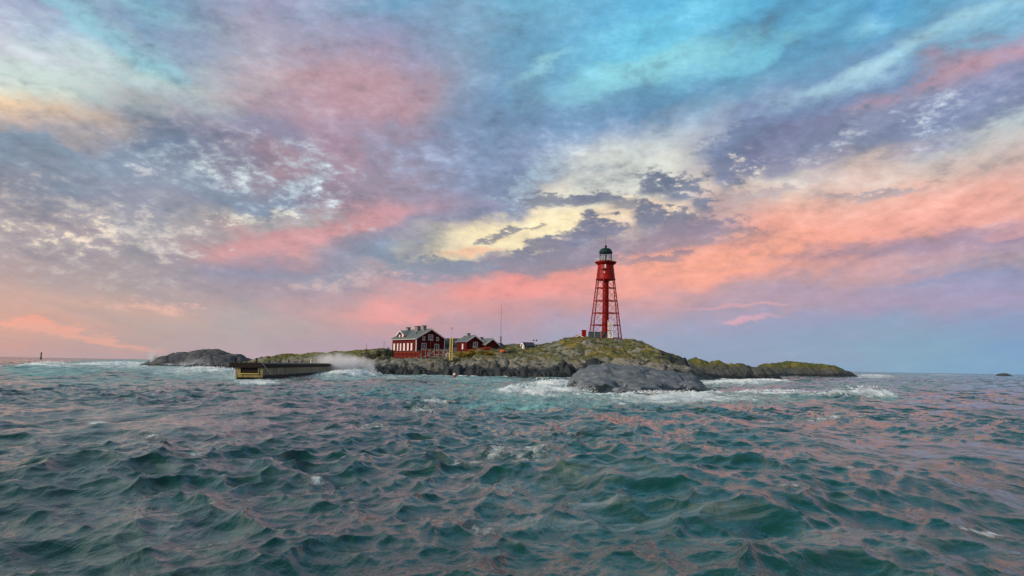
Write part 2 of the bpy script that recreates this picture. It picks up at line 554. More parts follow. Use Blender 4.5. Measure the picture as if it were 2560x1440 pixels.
def vnoise(x, y, seed=0):
    ix, iy = np.floor(x), np.floor(y)
    fx, fy = x - ix, y - iy
    fx = fx * fx * fx * (fx * (fx * 6 - 15) + 10)
    fy = fy * fy * fy * (fy * (fy * 6 - 15) + 10)
    a, b = _hash(ix, iy, seed), _hash(ix + 1, iy, seed)
    c, d = _hash(ix, iy + 1, seed), _hash(ix + 1, iy + 1, seed)
    return (a * (1 - fx) + b * fx) * (1 - fy) + (c * (1 - fx) + d * fx) * fy


def fbm(x, y, octaves=5, seed=0, gain=0.5):
    s, a, t = 0.0, 1.0, 0.0
    for o in range(octaves):
        s = s + a * (vnoise(x, y, seed + o * 17) - 0.5)
        t += a
        a *= gain
        x, y = x * 2.03 + 11.3, y * 2.03 - 7.1
    return s / t * 2


def worley(x, y, seed=0):
    """nearest and second distances to jittered points"""
    ix, iy = np.floor(x), np.floor(y)
    f1 = np.full(x.shape, 9.0)
    f2 = np.full(x.shape, 9.0)
    idv = np.zeros(x.shape)
    for ox in (-1, 0, 1):
        for oy in (-1, 0, 1):
            jx, jy = ix + ox, iy + oy
            d = np.hypot(jx + 0.5 + 0.8 * (_hash(jx, jy, seed) - 0.5) - x, jy + 0.5 + 0.8 * (_hash(jx, jy, seed + 5) - 0.5) - y)
            h = _hash(jx, jy, seed + 9)
            near = d < f1
            f2 = np.where(near, f1, np.minimum(f2, d))
            idv = np.where(near, h, idv)
            f1 = np.where(near, d, f1)
    return f1, f2, idv


# ------------------------------------------------------------------ materials
def material(name):
    m = bpy.data.materials.new(name)
    m.use_nodes = True
    N = Net(m.node_tree)
    b = N.n['Principled BSDF']
    return m, N, b


def paint(name, rgb, rough=0.6, vary=0.25, scale=1.5, metal=0.0, streak=(1, 1, 1), bump=0.0, spec=0.22):
    m, N, b = material(name)
    tc = N.new('ShaderNodeTexCoord').outputs['Object']
    n1 = N.noise(N.mapping(tc, scale=streak), scale, 6, 0.65)
    k = N.rng(n1, 0.25, 0.75, 1 - vary, 1 + vary, 'LINEAR')
    vm = N.new('ShaderNodeVectorMath', operation='SCALE')
    vm.inputs[0].default_value = rgb
    N.put(vm.inputs['Scale'], k)
    N.put(b.inputs['Base Color'], vm.outputs[0])
    b.inputs['Roughness'].default_value = rough
    b.inputs['Metallic'].default_value = metal
    b.inputs['Specular IOR Level'].default_value = spec
    if bump:
        bn = N.new('ShaderNodeBump')
        bn.inputs['Strength'].default_value = bump
        bn.inputs['Distance'].default_value = 0.05
        N.put(bn.inputs['Height'], n1)
        N.put(b.inputs['Normal'], bn.outputs[0])
    return m


M = {}
M['tower_red'] = paint('tower_red', (0.235, 0.0035, 0.002), 0.5, 0.35, 0.35, streak=(1, 1, 0.25))
M['wall_red'] = paint('wall_red', (0.088, 0.0045, 0.0045), 0.75, 0.35, 2.4, streak=(1, 1, 0.06), bump=0.3)
M['fence_red'] = paint('fence_red', (0.15, 0.014, 0.011), 0.8, 0.5, 1.2, bump=0.3)
M['white'] = paint('white', (0.78, 0.77, 0.74), 0.55, 0.08, 1.5)
M['roof_green'] = paint('roof_green', (0.15, 0.188, 0.18), 0.5, 0.22, 0.5)
M['roof_slate'] = paint('roof_slate', (0.045, 0.06, 0.068), 0.55, 0.3, 0.8)
M['roof_grey'] = paint('roof_grey', (0.15, 0.175, 0.18), 0.55, 0.25, 0.8)
M['chimney'] = paint('chimney', (0.19, 0.20, 0.20), 0.8, 0.25, 1.2)
M['dark_metal'] = paint('dark_metal', (0.012, 0.016, 0.017), 0.5, 0.3, 1.0)
M['dome_green'] = paint('dome_green', (0.004, 0.030, 0.026), 0.45, 0.3, 0.8)
M['grey_wood'] = paint('grey_wood', (0.21, 0.20, 0.185), 0.85, 0.35, 1.4, streak=(1, 1, 0.3))
M['dark_wood'] = paint('dark_wood', (0.020, 0.014, 0.012), 0.8, 0.5, 1.0)
M['steel'] = paint('steel', (0.25, 0.26, 0.28), 0.45, 0.2, 1.0, metal=0.6)
M['yellow'] = paint('yellow', (0.62, 0.49, 0.13), 0.6, 0.2, 0.6)
M['orange'] = paint('orange', (0.72, 0.12, 0.03), 0.55, 0.15, 0.8)
M['stone'] = paint('stone', (0.20, 0.19, 0.17), 0.9, 0.4, 0.9, bump=0.5)
M['black'] = paint('black', (0.012, 0.012, 0.014), 0.5, 0.2, 1.0)
M['sky_lit_pane'] = paint('sky_lit_pane', (0.80, 0.66, 0.62), 0.8, 0.08, 1.0)  # pink sky reflection of the left-facing windows, put into the pane colour
M['terracotta'] = paint('terracotta', (0.30, 0.07, 0.03), 0.8, 0.3, 1.0)

m, N, b = material('window_glass')
b.inputs['Base Color'].default_value = (0.012, 0.035, 0.035, 1)
b.inputs['Roughness'].default_value = 0.06
b.inputs['IOR'].default_value = 1.42
M['glass'] = m
m, N, b = material('lantern_glass')
b.inputs['Base Color'].default_value = (0.93, 0.96, 0.95, 1)
b.inputs['Roughness'].default_value = 0.02
b.inputs['IOR'].default_value = 1.05
b.inputs['Transmission Weight'].default_value = 1.0
M['lantern_glass'] = m

# ------------------------------------------------------------------ rock domes (height fields)
WORLD_X = Vector((1, 0, 0))


def dome_height(X, Y, domes, cut=-3.0):
    """highest of several whale-back domes; dome = (cx, cy, rx, ry, top, yaw, squareness)"""
    Z = np.full(X.shape, cut)
    for cx, cy, rx, ry, top, yaw, p in domes:
        c, s = math.cos(yaw), math.sin(yaw)
        u = ((X - cx) * c + (Y - cy) * s) / rx
        v = (-(X - cx) * s + (Y - cy) * c) / ry
        r = (np.abs(u) ** 2 + np.abs(v) ** 2) ** 0.5
        h = (top + 3.0) * (1 - np.clip(r, 0, 1.35) ** p) - 3.0
        k = 0.5
        d = np.clip(0.5 + 0.5 * (h - Z) / k, 0, 1)
        Z = np.where(h > Z, h, Z) + 0.0 * d
    return Z


def dome_at(px, py, dist, half_px, ry, yaw=0.0, p=2.0):
    """a dome whose top shows at that pixel; half_px is its half width there at the waterline"""
    P = at(px, py, dist)
    sc = dist / F_PX
    # radius grows so that the section at z = 0 has the wanted half width
    f = (P.z / (P.z + 3.0)) ** (1.0 / p) if P.z > 0.05 else 0.3
    return (P.x, P.y, half_px * sc / f, ry / f, P.z, yaw, p)

# ------------------------------------------------------------------ rock material
def rock_material(name, dry, wet_top, moss=None, moss_from=3.0, moss_amt=0.5, gold=0.0, scale=1.0, pale=None, bump=0.8):
    m, N, b = material(name)
    pos = N.new('ShaderNodeNewGeometry')
    P = pos.outputs['Position']
    nz = N.sep(pos.outputs['Normal'])[2]
    z = N.sep(P)[2]
    big = N.noise(P, 0.16 * scale, 6, 0.6)
    mid = N.noise(P, 0.75 * scale, 8, 0.65)
    fine = N.noise(P, 3.2 * scale, 8, 0.7)
    band = N.noise(N.mapping(P, scale=(0.35, 0.35, 2.2), rot=(0.15, 0.25, 0)), 1.1 * scale, 6, 0.6)
    k = N.math('ADD', N.math('MULTIPLY', mid, 0.75), N.math('ADD', N.math('MULTIPLY', fine, 0.55), N.math('MULTIPLY', band, 0.55)))
    base = N.ramp(N.rng(k, 0.55, 1.3, kind='LINEAR'), [(0.0, [c * 0.30 for c in dry]), (0.5, dry), (1.0, pale or [min(c * 1.75, 0.6) for c in dry])])
    if moss:
        g = N.math('ADD', N.math('MULTIPLY', nz, 0.55), N.math('ADD', N.math('MULTIPLY', big, 1.0), N.math('MULTIPLY', mid, 0.6)))
        hz = N.rng(N.math('MULTIPLY_ADD', N.math('SUBTRACT', big, 0.5), 4.0, z), moss_from, moss_from + 3.5)
        mm = N.math('MULTIPLY', N.rng(g, 1.32 - moss_amt, 1.5 - moss_amt), hz)
        mc = N.ramp(N.rng(N.math('ADD', N.math('MULTIPLY', fine, 0.6), N.math('MULTIPLY', mid, 0.6)), 0.38, 0.85, kind='LINEAR'),
                    [(0.0, [c * 0.45 for c in moss]), (0.55, moss), (1.0, (moss[0] * 1.7, moss[1] * 1.5, moss[2] * 1.3))])
        if gold:
            mc = N.mix(N.math('MULTIPLY', N.rng(N.noise(P, 0.11, 4, 0.6), 0.5, 0.62), gold), mc, N.mix(fine, (0.13, 0.11, 0.016), (0.36, 0.29, 0.035)))
        base = N.mix(mm, base, mc)
    wl = N.math('MULTIPLY_ADD', N.math('SUBTRACT', mid, 0.5), 4.0, N.math('MULTIPLY_ADD', N.math('SUBTRACT', big, 0.5), 5.0, z))
    wet = N.rng(wl, wet_top * 0.45, wet_top, 1.0, 0.0)
    dark = N.mix(fine, (0.006, 0.009, 0.010), (0.030, 0.036, 0.034))
    base = N.mix(wet, base, dark)
    N.put(b.inputs['Base Color'], base)
    N.put(b.inputs['Roughness'], N.math('MULTIPLY_ADD', wet, -0.42, 0.85))
    b.inputs['Specular IOR Level'].default_value = 0.3
    bn = N.new('ShaderNodeBump')
    bn.inputs['Strength'].default_value = bump
    bn.inputs['Distance'].default_value = 0.35 / scale
    N.put(bn.inputs['Height'], k)
    N.put(b.inputs['Normal'], bn.outputs[0])
    return m


M['island'] = rock_material('island_rock', (0.19, 0.195, 0.165), 4.2, moss=(0.105, 0.125, 0.055), moss_from=3.6, moss_amt=0.21, gold=1.0)
M['whale'] = rock_material('smooth_granite', (0.105, 0.132, 0.150), 0.8, scale=1.3, bump=0.4, pale=(0.28, 0.33, 0.35))
M['islet'] = rock_material('islet_rock', (0.085, 0.092, 0.096), 1.6, scale=0.5)
M['reef'] = rock_material('reef_rock', (0.07, 0.078, 0.07), 2.6, moss=(0.085, 0.10, 0.028), moss_from=3.3, moss_amt=0.5, gold=0.5)
M['hill'] = rock_material('hill_rock', (0.105, 0.112, 0.095), 2.8, moss=(0.085, 0.10, 0.045), moss_from=4.0, moss_amt=0.18)
M['boulder'] = rock_material('dark_boulder', (0.030, 0.040, 0.044), 1.1, moss=(0.03, 0.045, 0.018), moss_from=4.5, moss_amt=0.25)


ALL_DOMES = []


def rock_mass(name, domes, res, mat, rough=0.5, strata=0.0, seed=3, freq=0.25, label=None, cat=None, kind=None, margin=1.0, crack=1.2):
    ALL_DOMES.extend(domes)
    x0 = min(d[0] - max(d[2], d[3]) for d in domes) - margin
    x1 = max(d[0] + max(d[2], d[3]) for d in domes) + margin
    y0 = min(d[1] - max(d[2], d[3]) for d in domes) - margin
    y1 = max(d[1] + max(d[2], d[3]) for d in domes) + margin
    # only the ground the domes really cover
    nx, ny = int((x1 - x0) / res) + 2, int((y1 - y0) / res) + 2
    X, Y = np.meshgrid(np.linspace(x0, x1, nx), np.linspace(y0, y1, ny))
    wx = X + 1.6 * fbm(X * freq, Y * freq, 4, seed) / freq * 0.25
    wy = Y + 1.6 * fbm(X * freq + 40, Y * freq, 4, seed + 1) / freq * 0.25
    Z = dome_height(wx, wy, domes)
    Z = Z + rough * fbm(X * freq * 1.6, Y * freq * 1.6, 6, seed + 2, 0.52)
    f1, f2, idv = worley(X * freq * 1.3 + 0.6 * Z * freq, Y * freq * 0.7, seed + 4)
    Z = Z - rough * crack * np.clip(1 - (f2 - f1) / 0.14, 0, 1) ** 1.5 + rough * 0.5 * (idv - 0.5)
    if strata:
        q = (Z * 1.0 + 0.18 * X - 0.1 * Y + 0.8 * fbm(X * 0.2, Y * 0.2, 3, seed + 8)) / 0.9
        Z = Z + strata * (np.abs((q % 1) - 0.5) - 0.25)
    keep = Z > -2.2
    F = grid_faces(ny, nx)
    k = keep.ravel()
    F = F[k[F].any(axis=1)]
    used = np.unique(F)
    remap = np.full(nx * ny, -1)
    remap[used] = np.arange(len(used))
    co = np.stack([X.ravel(), Y.ravel(), Z.ravel()], 1)[used]
    c = co.mean(0)
    c[2] = 0
    me = array_mesh(name, co - c, remap[F], mat)
    o = link_mesh(name, me, loc=tuple(c))
    tag(o, label, cat, kind=kind)
    return o


# ------------------------------------------------------------------ the lighthouse island
RIDGE = [  # pixel of the skyline of the ground, distance of that ridge
    (630, 910, 345), (655, 899, 340), (700, 889, 335), (760, 887, 335), (810, 885, 332), (860, 882, 328), (905, 879, 322), (945, 876, 312),
    (985, 879, 305), (1040, 880, 302), (1120, 876, 302), (1180, 871, 302), (1240, 867, 300), (1290, 866, 300), (1330, 866, 298), (1368, 860, 294),
    (1400, 853, 290), (1430, 848, 287), (1470, 846, 285), (1512, 848, 284), (1545, 852, 283), (1575, 851, 280), (1602, 857, 278), (1625, 867, 276),
    (1645, 881, 274), (1680, 890, 270), (1708, 904, 266), (1730, 925, 262), (1760, 960, 258)]
SHORE = [(630, 905, 318), (760, 905, 312), (850, 910, 300), (900, 925, 268), (950, 937, 250), (1050, 937, 246), (1120, 938, 244), (1200, 937, 242), (1300, 940, 240), (1420, 944, 232),
         (1520, 944, 226), (1620, 948, 222), (1700, 950, 224), (1760, 955, 235)]
rx = np.array([at(p, q, d).x for p, q, d in RIDGE])
rz = np.array([at(p, q, d).z for p, q, d in RIDGE])
ry = np.array([d for p, q, d in RIDGE], float)
sx = np.array([at(p, q, d).x for p, q, d in SHORE])
sy = np.array([d for p, q, d in SHORE], float)


def smooth_interp(x, xp, fp):
    v = 0
    for o in (-2.0, -1.0, 0.0, 1.0, 2.0):
        v = v + np.interp(x + o, xp, fp)
    return v / 5


def island_base(X, Y):
    RZ = smooth_interp(X, rx, rz)
    RY = smooth_interp(X, rx, ry)
    SY = smooth_interp(X, sx, sy) - 2.0 + 9.0 * fbm(X * 0.09, X * 0 + 3, 4, 21)
    t = (Y - SY) / np.maximum(RY - SY, 4.0)
    up = np.clip(t, 0, 1)
    prof = 0.50 * up ** 0.7 + 0.50 * (up * up * (3 - 2 * up))
    Z = RZ * prof
    back = np.clip(t - 1, 0, 9) * np.maximum(RY - SY, 4.0)
    Z = Z - 0.10 * back - 0.006 * back ** 2
    Z = np.where(t < 0, t * np.maximum(RY - SY, 4.0) * 0.35, Z)
    return Z, t


def island_height(X, Y, detail=True):
    Z, t = island_base(X, Y)
    ramp_in = np.clip(Z / 2.0, 0, 1) * np.clip((1.35 - t) / 0.3, 0, 1) * 1.0
    near_ridge = 1 - 0.12 * np.exp(-((t - 1.0) / 0.13) ** 2)
    a = 1.3 * fbm(X * 0.07, Y * 0.05, 4, 31)
    wxx = X + 1.2 * fbm(X * 0.3, Y * 0.3, 3, 33)
    wyy = Y + 1.2 * fbm(X * 0.3 + 9, Y * 0.3, 3, 34)
    f1, f2, i1 = worley(wxx / 9.5 + 0.25 * wyy / 6.5, wyy / 6.0, 41)
    g1, g2, i2 = worley(wxx / 4.4 - 0.3 * wyy / 2.7, wyy / 2.4, 51)
    h1, h2, i3 = worley(wxx / 2.0, wyy / 1.2, 61)
    rocky0 = np.clip(1.35 - t, 0.25, 1)
    slab = 1.3 * fbm(X * 0.10 + Y * 0.06, Y * 0.34, 5, 81)
    big = slab + 1.6 * (0.55 - f1 ** 2 * 1.1) * (0.4 + i1) - 0.9 * np.clip(1 - (f2 - f1) / 0.2, 0, 1)
    mid = 0.6 * (0.5 - g1 ** 2 * 1.1) * (0.3 + i2) - 0.45 * np.clip(1 - (g2 - g1) / 0.2, 0, 1)
    ridged = 0.9 * (0.32 - np.abs(fbm(wxx * 0.33, wyy * 0.22, 5, 71))) + 0.45 * fbm(X * 0.9, Y * 0.7, 4, 72)
    small = ridged * rocky0 + 0.34 * (0.5 - h1 ** 2) * (0.3 + i3)
    rocky = 0.35 + 0.65 * np.clip(1.25 - t, 0, 1)
    grassy = np.clip(vnoise(X * 0.06, Y * 0.08, 77) * 2 - 0.5, 0, 1)
    Zd = a * 0.7 + big * rocky + mid * (0.45 + 0.55 * rocky) * (1 - 0.5 * grassy) + small
    return Z + Zd * np.clip(ramp_in + 0.25, 0, 1) * near_ridge * np.where(Z < -0.5, 0.5, 1.0)


# level ground under the buildings is worked out with the same field
FLAT = []      # (x, y, radius, z)


def flatten(X, Y, Z):
    for fx, fy, fr, fz in FLAT:
        w = np.clip(1.6 - np.hypot(X - fx, Y - fy) / fr, 0, 1)
        w = w * w * (3 - 2 * w)
        Z = Z * (1 - w) + fz * w
    return Z


P_TOWER = at(1513.5, 852, 290)
P_HOUSE = at(1042, 884, 283)
FLAT += [(P_TOWER.x, P_TOWER.y, 7.0, P_TOWER.z - 0.7), (P_HOUSE.x + 1, P_HOUSE.y + 10, 11.0, P_HOUSE.z + 0.1)]


def ground(x, y):
    X, Y = np.array([[x]], float), np.array([[y]], float)
    return float(flatten(X, Y, island_height(X, Y))[0, 0])


ix0, ix1, iy0, iy1, ires = at(615, 900, 345).x, at(1790, 900, 262).x, 212.0, 362.0, 0.42
inx, iny = int((ix1 - ix0) / ires), int((iy1 - iy0) / ires)
IX, IY = np.meshgrid(np.linspace(ix0, ix1, inx), np.linspace(iy0, iy1, iny))
IZ = flatten(IX, IY, island_height(IX, IY))
kf = (IZ > -2.0).ravel()
IF = grid_faces(iny, inx)
IF = IF[kf[IF].any(axis=1)]
used = np.unique(IF)
rm = np.full(inx * iny, -1)
rm[used] = np.arange(len(used))
island = link_mesh('terrain', array_mesh('terrain', np.stack([IX.ravel(), IY.ravel(), IZ.ravel()], 1)[used], rm[IF], M['island']))
tag(island, kind='structure')

# ------------------------------------------------------------------ skerries
whale_domes = [
    dome_at(1535, 911, 121, 128, 11, -0.08, 3.0), dome_at(1492, 915, 119, 80, 9, 0.1, 2.6), dome_at(1600, 914, 118, 110, 9, -0.15, 2.4), dome_at(1665, 926, 116, 96, 8, -0.2, 2.2), dome_at(1735, 953, 110, 52, 3.5, -0.5, 2.0),
    dome_at(1500, 943, 107, 62, 5, 0.05, 2.2), dome_at(1600, 946, 107, 66, 5, -0.15, 2.2), dome_at(1548, 968, 102, 30, 2.5, 0, 2.2), dome_at(1715, 950, 112, 60, 3.2, -0.35, 1.8)]
rock_mass('granite_rock', whale_domes, 0.20, M['whale'], 0.17, 0.40, 3, 0.17,
          'smooth blue grey whaleback rock rising from white surf before the lighthouse hill', 'rock', crack=1.4)
rock_mass('granite_rock', [dome_at(1482, 981, 99, 26, 1.4, 0.1, 2.0), dome_at(1470, 984, 98.5, 16, 1.0, 0.1, 2.0)], 0.12, M['boulder'], 0.16, 0.0, 8, 0.5,
          'small dark wet rock awash in the foam before the smooth whaleback rock', 'rock')
rock_mass('granite_rock', [dome_at(520, 872, 420, 92, 26, 0.0, 2.0), dome_at(455, 881, 415, 85, 22, 0, 2.0), dome_at(590, 884, 410, 66, 20, 0, 2.0), dome_at(540, 888, 395, 70, 16, 0, 2.0), dome_at(400, 893, 412, 50, 14, 0, 1.8)],
          0.8, M['islet'], 1.0, 0.35, 12, 0.08, 'bare grey dome of rock beyond the end of the pier', 'rock', margin=3)
rock_mass('granite_rock', [dome_at(532, 911, 300, 23, 4, 0, 2.0)], 0.35, M['islet'], 0.35, 0, 14, 0.3, 'low grey rock in surf below the bare rock dome', 'rock')
rock_mass('granite_rock', [dome_at(582, 904, 290, 22, 5, 0, 2.0), dome_at(560, 908, 292, 14, 4, 0, 2.0)], 0.35, M['islet'], 0.35, 0, 15, 0.3, 'low grey rock showing over the end of the pier', 'rock')
rock_mass('granite_rock', [dome_at(1742, 896, 292, 40, 12, 0.1, 2.2), dome_at(1785, 902, 290, 70, 12, 0, 2.2), dome_at(1840, 911, 287, 85, 11, 0, 2.2), dome_at(1895, 917, 284, 62, 9, 0, 2.2), dome_at(1800, 916, 276, 90, 8, 0, 2.0),
                           dome_at(1690, 912, 276, 60, 9, 0.2, 2.2)],
          0.42, M['reef'], 0.9, 0.3, 22, 0.2, 'long dark reef with green top right of the lighthouse hill', 'rock', margin=2)
rock_mass('granite_rock', [dome_at(1985, 905, 478, 100, 22, 0, 2.4), dome_at(1925, 911, 474, 70, 18, 0, 2.2), dome_at(2045, 910, 474, 86, 18, 0, 2.4), dome_at(2100, 924, 470, 50, 12, 0, 2.0)],
          0.75, M['reef'], 1.1, 0.4, 26, 0.12, 'farthest dark reef, with low mossy back, at the right end of the island', 'rock', margin=3)
rock_mass('granite_rock', [dome_at(2508, 932.3, 1500, 20, 16, 0, 2.0)], 2.0, M['reef'], 0.5, 0, 28, 0.06, 'tiny dark skerry on the horizon at the far right', 'rock', margin=3)

# dark boulders at the foot of the lighthouse hill
BOULDERS = [  # px, top py, dist, half px, depth, label
    (1675, 890, 250, 48, 7, 'black rounded boulder at the right end of the lighthouse hill'),
    (1622, 900, 240, 34, 5, 'dark boulder left of the black rounded one, above the whaleback rock'),
    (1570, 893, 246, 42, 6, 'broad dark boulder under the bare rock crown of the hill'),
    (1480, 896, 244, 40, 6, 'dark green slab of rock below the slate roof, above the whaleback'),
    (1405, 905, 240, 34, 5, 'dark angular boulder at the left shoulder of the whaleback rock'),
    (1372, 921, 236, 40, 4, 'long low wet boulder at the waterline left of the whaleback rock'),
    (1305, 919, 238, 36, 4, 'wet boulder at the waterline below the little hut'),
    (1252, 917, 238, 40, 4, 'sloping wet boulder at the waterline below the radio mast'),
    (1180, 914, 240, 34, 5, 'blue grey boulder at the waterline below the golden shrubs'),
    (1138, 913, 240, 26, 4, 'round boulder at the waterline below the yellow ladder mark'),
    (985, 914, 244, 40, 4, 'wet black boulder at the waterline below the big red house'),
    (945, 911, 250, 26, 4, 'wet black boulder in the surf where the pier meets the island'),
    (1050, 919, 243, 40, 4, 'flat wet boulder at the waterline below the stone wall'),
    (1338, 893, 262, 34, 5, 'pale rounded boulder on the slope below the little hut'),
    (1395, 872, 276, 40, 6, 'pale lichen covered boulder on the slope left of the slate roof'),
    (1448, 884, 262, 40, 6, 'mossy boulder on the slope under the white edged gable'),
    (1265, 897, 256, 34, 5, 'grey rounded boulder on the slope under the orange bundle'),
    (1602, 856, 270, 42, 6, 'bare dark rock crown right of the lighthouse legs'),
    (1560, 868, 266, 40, 5, 'dark fractured rock just below the bare rock crown'),
    (1515, 874, 264, 40, 5, 'dark fractured rock in the moss below the notice boards'),
    (1418, 868, 272, 34, 5, 'grey fractured rock in the moss below the red hut gable'),
    (1345, 908, 252, 36, 5, 'brown grey rock between the pale slope boulder and the wet shore'),
    (1212, 898, 256, 34, 5, 'brown grey rock on the slope under the low red house'),
    (1095, 902, 252, 34, 5, 'grey rock on the slope left of the yellow ladder mark foot'),
    (1012, 903, 252, 36, 5, 'grey rock on the slope under the red plank fence'),
    (1640, 876, 262, 30, 5, 'dark rock where the gangway leaves the hill'),
]
BR = random.Random(3)
for i, (px, py, d, hp, dep, lab) in enumerate(BOULDERS):
    rock_mass('boulder', [dome_at(px + hp * BR.uniform(-0.2, 0.2), py, d, hp * BR.uniform(0.55, 0.8), dep, BR.uniform(-0.4, 0.4), 2.6), dome_at(px + hp * 0.5, py + BR.uniform(3, 10), d - 1.5, hp * BR.uniform(0.4, 0.7), dep * 0.7, BR.uniform(-0.5, 0.5), 3.0),
                              dome_at(px - hp * 0.55, py + BR.uniform(4, 12), d - 1.0, hp * BR.uniform(0.35, 0.6), dep * 0.6, BR.uniform(-0.5, 0.5), 3.0)],
              0.3, M['hill'] if i >= 17 else M['island'] if i >= 13 else M['boulder'], 1.0, 0.35, 60 + i, 0.38, lab, 'boulder')

# ------------------------------------------------------------------ sea
WIND = math.radians(-24)           # waves run to the right and a little towards the boat


def cascade(L, n, lam_hi, lam_lo, seed, alpha=0.0135, lam_peak=17.0, spread=0.16, wind=WIND, power=2):
    r = np.random.default_rng(seed)
    k1 = 2 * np.pi * np.fft.fftfreq(n, L / n)
    KX, KY = np.meshgrid(k1, k1)
    K = np.hypot(KX, KY)
    K[0, 0] = 1.0
    cosd = (KX * math.cos(wind) + KY * math.sin(wind)) / K
    D = (1 - spread) * 2 / np.pi * np.where(cosd > 0, np.abs(cosd) ** power, 0) + spread / (2 * np.pi)
    kp = 2 * np.pi / lam_peak
    P = alpha / 2 * np.exp(-1.25 * (kp / K) ** 2) / K ** 4 * D
    win = 1 / (1 + np.exp(-8 * (np.log(K) - math.log(2 * np.pi / lam_hi)))) / (1 + np.exp(8 * (np.log(K) - math.log(2 * np.pi / lam_lo))))
    dk = 2 * np.pi / L
    H = np.sqrt(P * win) * dk * (r.normal(size=K.shape) + 1j * r.normal(size=K.shape))
    H[0, 0] = 0
    f = lambda A: np.real(np.fft.ifft2(A)) * n * n
    h = f(H)
    ex, ey = f(-1j * KX / K * H), f(-1j * KY / K * H)
    jxx, jyy, jxy = f(KX * KX / K * H), f(KY * KY / K * H), f(KX * KY / K * H)
    return dict(L=L, n=n, f=(h, ex, ey, jxx, jyy, jxy), rot=0.0)


def sample(cs, x, y, which):
    u, v = x / cs['L'] * cs['n'], y / cs['L'] * cs['n']
    iu, iv = np.floor(u).astype(np.int64), np.floor(v).astype(np.int64)
    fu, fv = (u - iu), (v - iv)
    n = cs['n']
    a, b, c, d = iu % n, (iu + 1) % n, iv % n, (iv + 1) % n
    out = []
    for w in which:
        g = cs['f'][w]
        out.append((g[c, a] * (1 - fu) + g[c, b] * fu) * (1 - fv) + (g[d, a] * (1 - fu) + g[d, b] * fu) * fv)
    return out


CAS = [cascade(317.0, 512, 80, 3.2, 5, alpha=0.012), cascade(37.3, 512, 3.2, 0.32, 6, alpha=0.042, spread=0.18), cascade(5.7, 512, 0.32, 0.04, 9, alpha=0.018, spread=0.3)]

d1 = np.exp(np.linspace(math.log(0.25), math.log(8), 50, endpoint=False))
d2 = np.exp(np.linspace(math.log(8), math.log(180), 600, endpoint=False))
d3 = np.exp(np.linspace(math.log(180), math.log(720), 260, endpoint=False))
d4 = np.exp(np.linspace(math.log(720), math.log(9500), 130))
dist = np.concatenate([d1, d2, d3, d4])
fine_az = np.radians(np.arange(-43, 43.01, 0.1))
coarse_az = np.radians(np.arange(45, 315.1, 4.0))
az = np.concatenate([fine_az, coarse_az])
R_, A_ = np.meshgrid(dist, az, indexing='ij')
SX, SY_ = R_ * np.sin(A_), R_ * np.cos(A_)
nr, nc = R_.shape
spacing = np.gradient(dist)[:, None] * np.ones_like(A_)


def project(X, Y, Z):
    """pixel of the photograph at which a world point shows"""
    Rm = np.array(CAM_R.transposed())
    p = np.stack([X, Y, Z - EYE], -1) @ Rm.T
    zc_ = np.where(-p[..., 2] > 0.1, -p[..., 2], np.nan)
    return 1280 + F_PX * p[..., 0] / zc_, 720 - F_PX * p[..., 1] / zc_


swell = 0.75 + 0.5 * fbm(SX / 45, SY_ / 45, 3, 91)
gust = np.clip(1.0 + 0.9 * fbm(SX / 26 + 5, SY_ / 26, 4, 92) * 1.5, 0.25, 1.8)
fadeB = np.clip(1.25 - spacing / 1.3, 0.0, 1)
fadeC = np.clip(1.3 - spacing / 0.14, 0.0, 1)
SZ = np.zeros_like(SX)
OX, OY = np.zeros_like(SX), np.zeros_like(SX)
J1, J2, J3 = 0.0, 0.0, 0.0
for cs, w, ch, ang in ((CAS[0], swell, 1.1, 0.0), (CAS[1], gust * fadeB, 1.3, 0.35), (CAS[2], gust * fadeC, 0.9, -0.5)):
    c, s = math.cos(ang), math.sin(ang)
    # each cascade is turned in its tile so that the tiling never lines up
    u, v = SX * c + SY_ * s, -SX * s + SY_ * c
    h, ex, ey, jx, jy, jxy = sample(cs, u, v, range(6))
    SZ += w * h
    OX += -ch * w * (ex * c - ey * s)
    OY += -ch * w * (ex * s + ey * c)
    J1, J2, J3 = J1 - ch * w * jx, J2 - ch * w * jy, J3 - ch * w * jxy
JAC = (1 + J1) * (1 + J2) - J3 * J3
calm = np.clip((R_ - 1.2) / 5, 0.15, 1)
cap = np.clip((0.0 - JAC) / 0.4, 0, 1) * np.clip(0.2 + 1.6 * fbm(SX / 17, SY_ / 17, 3, 94), 0, 1)

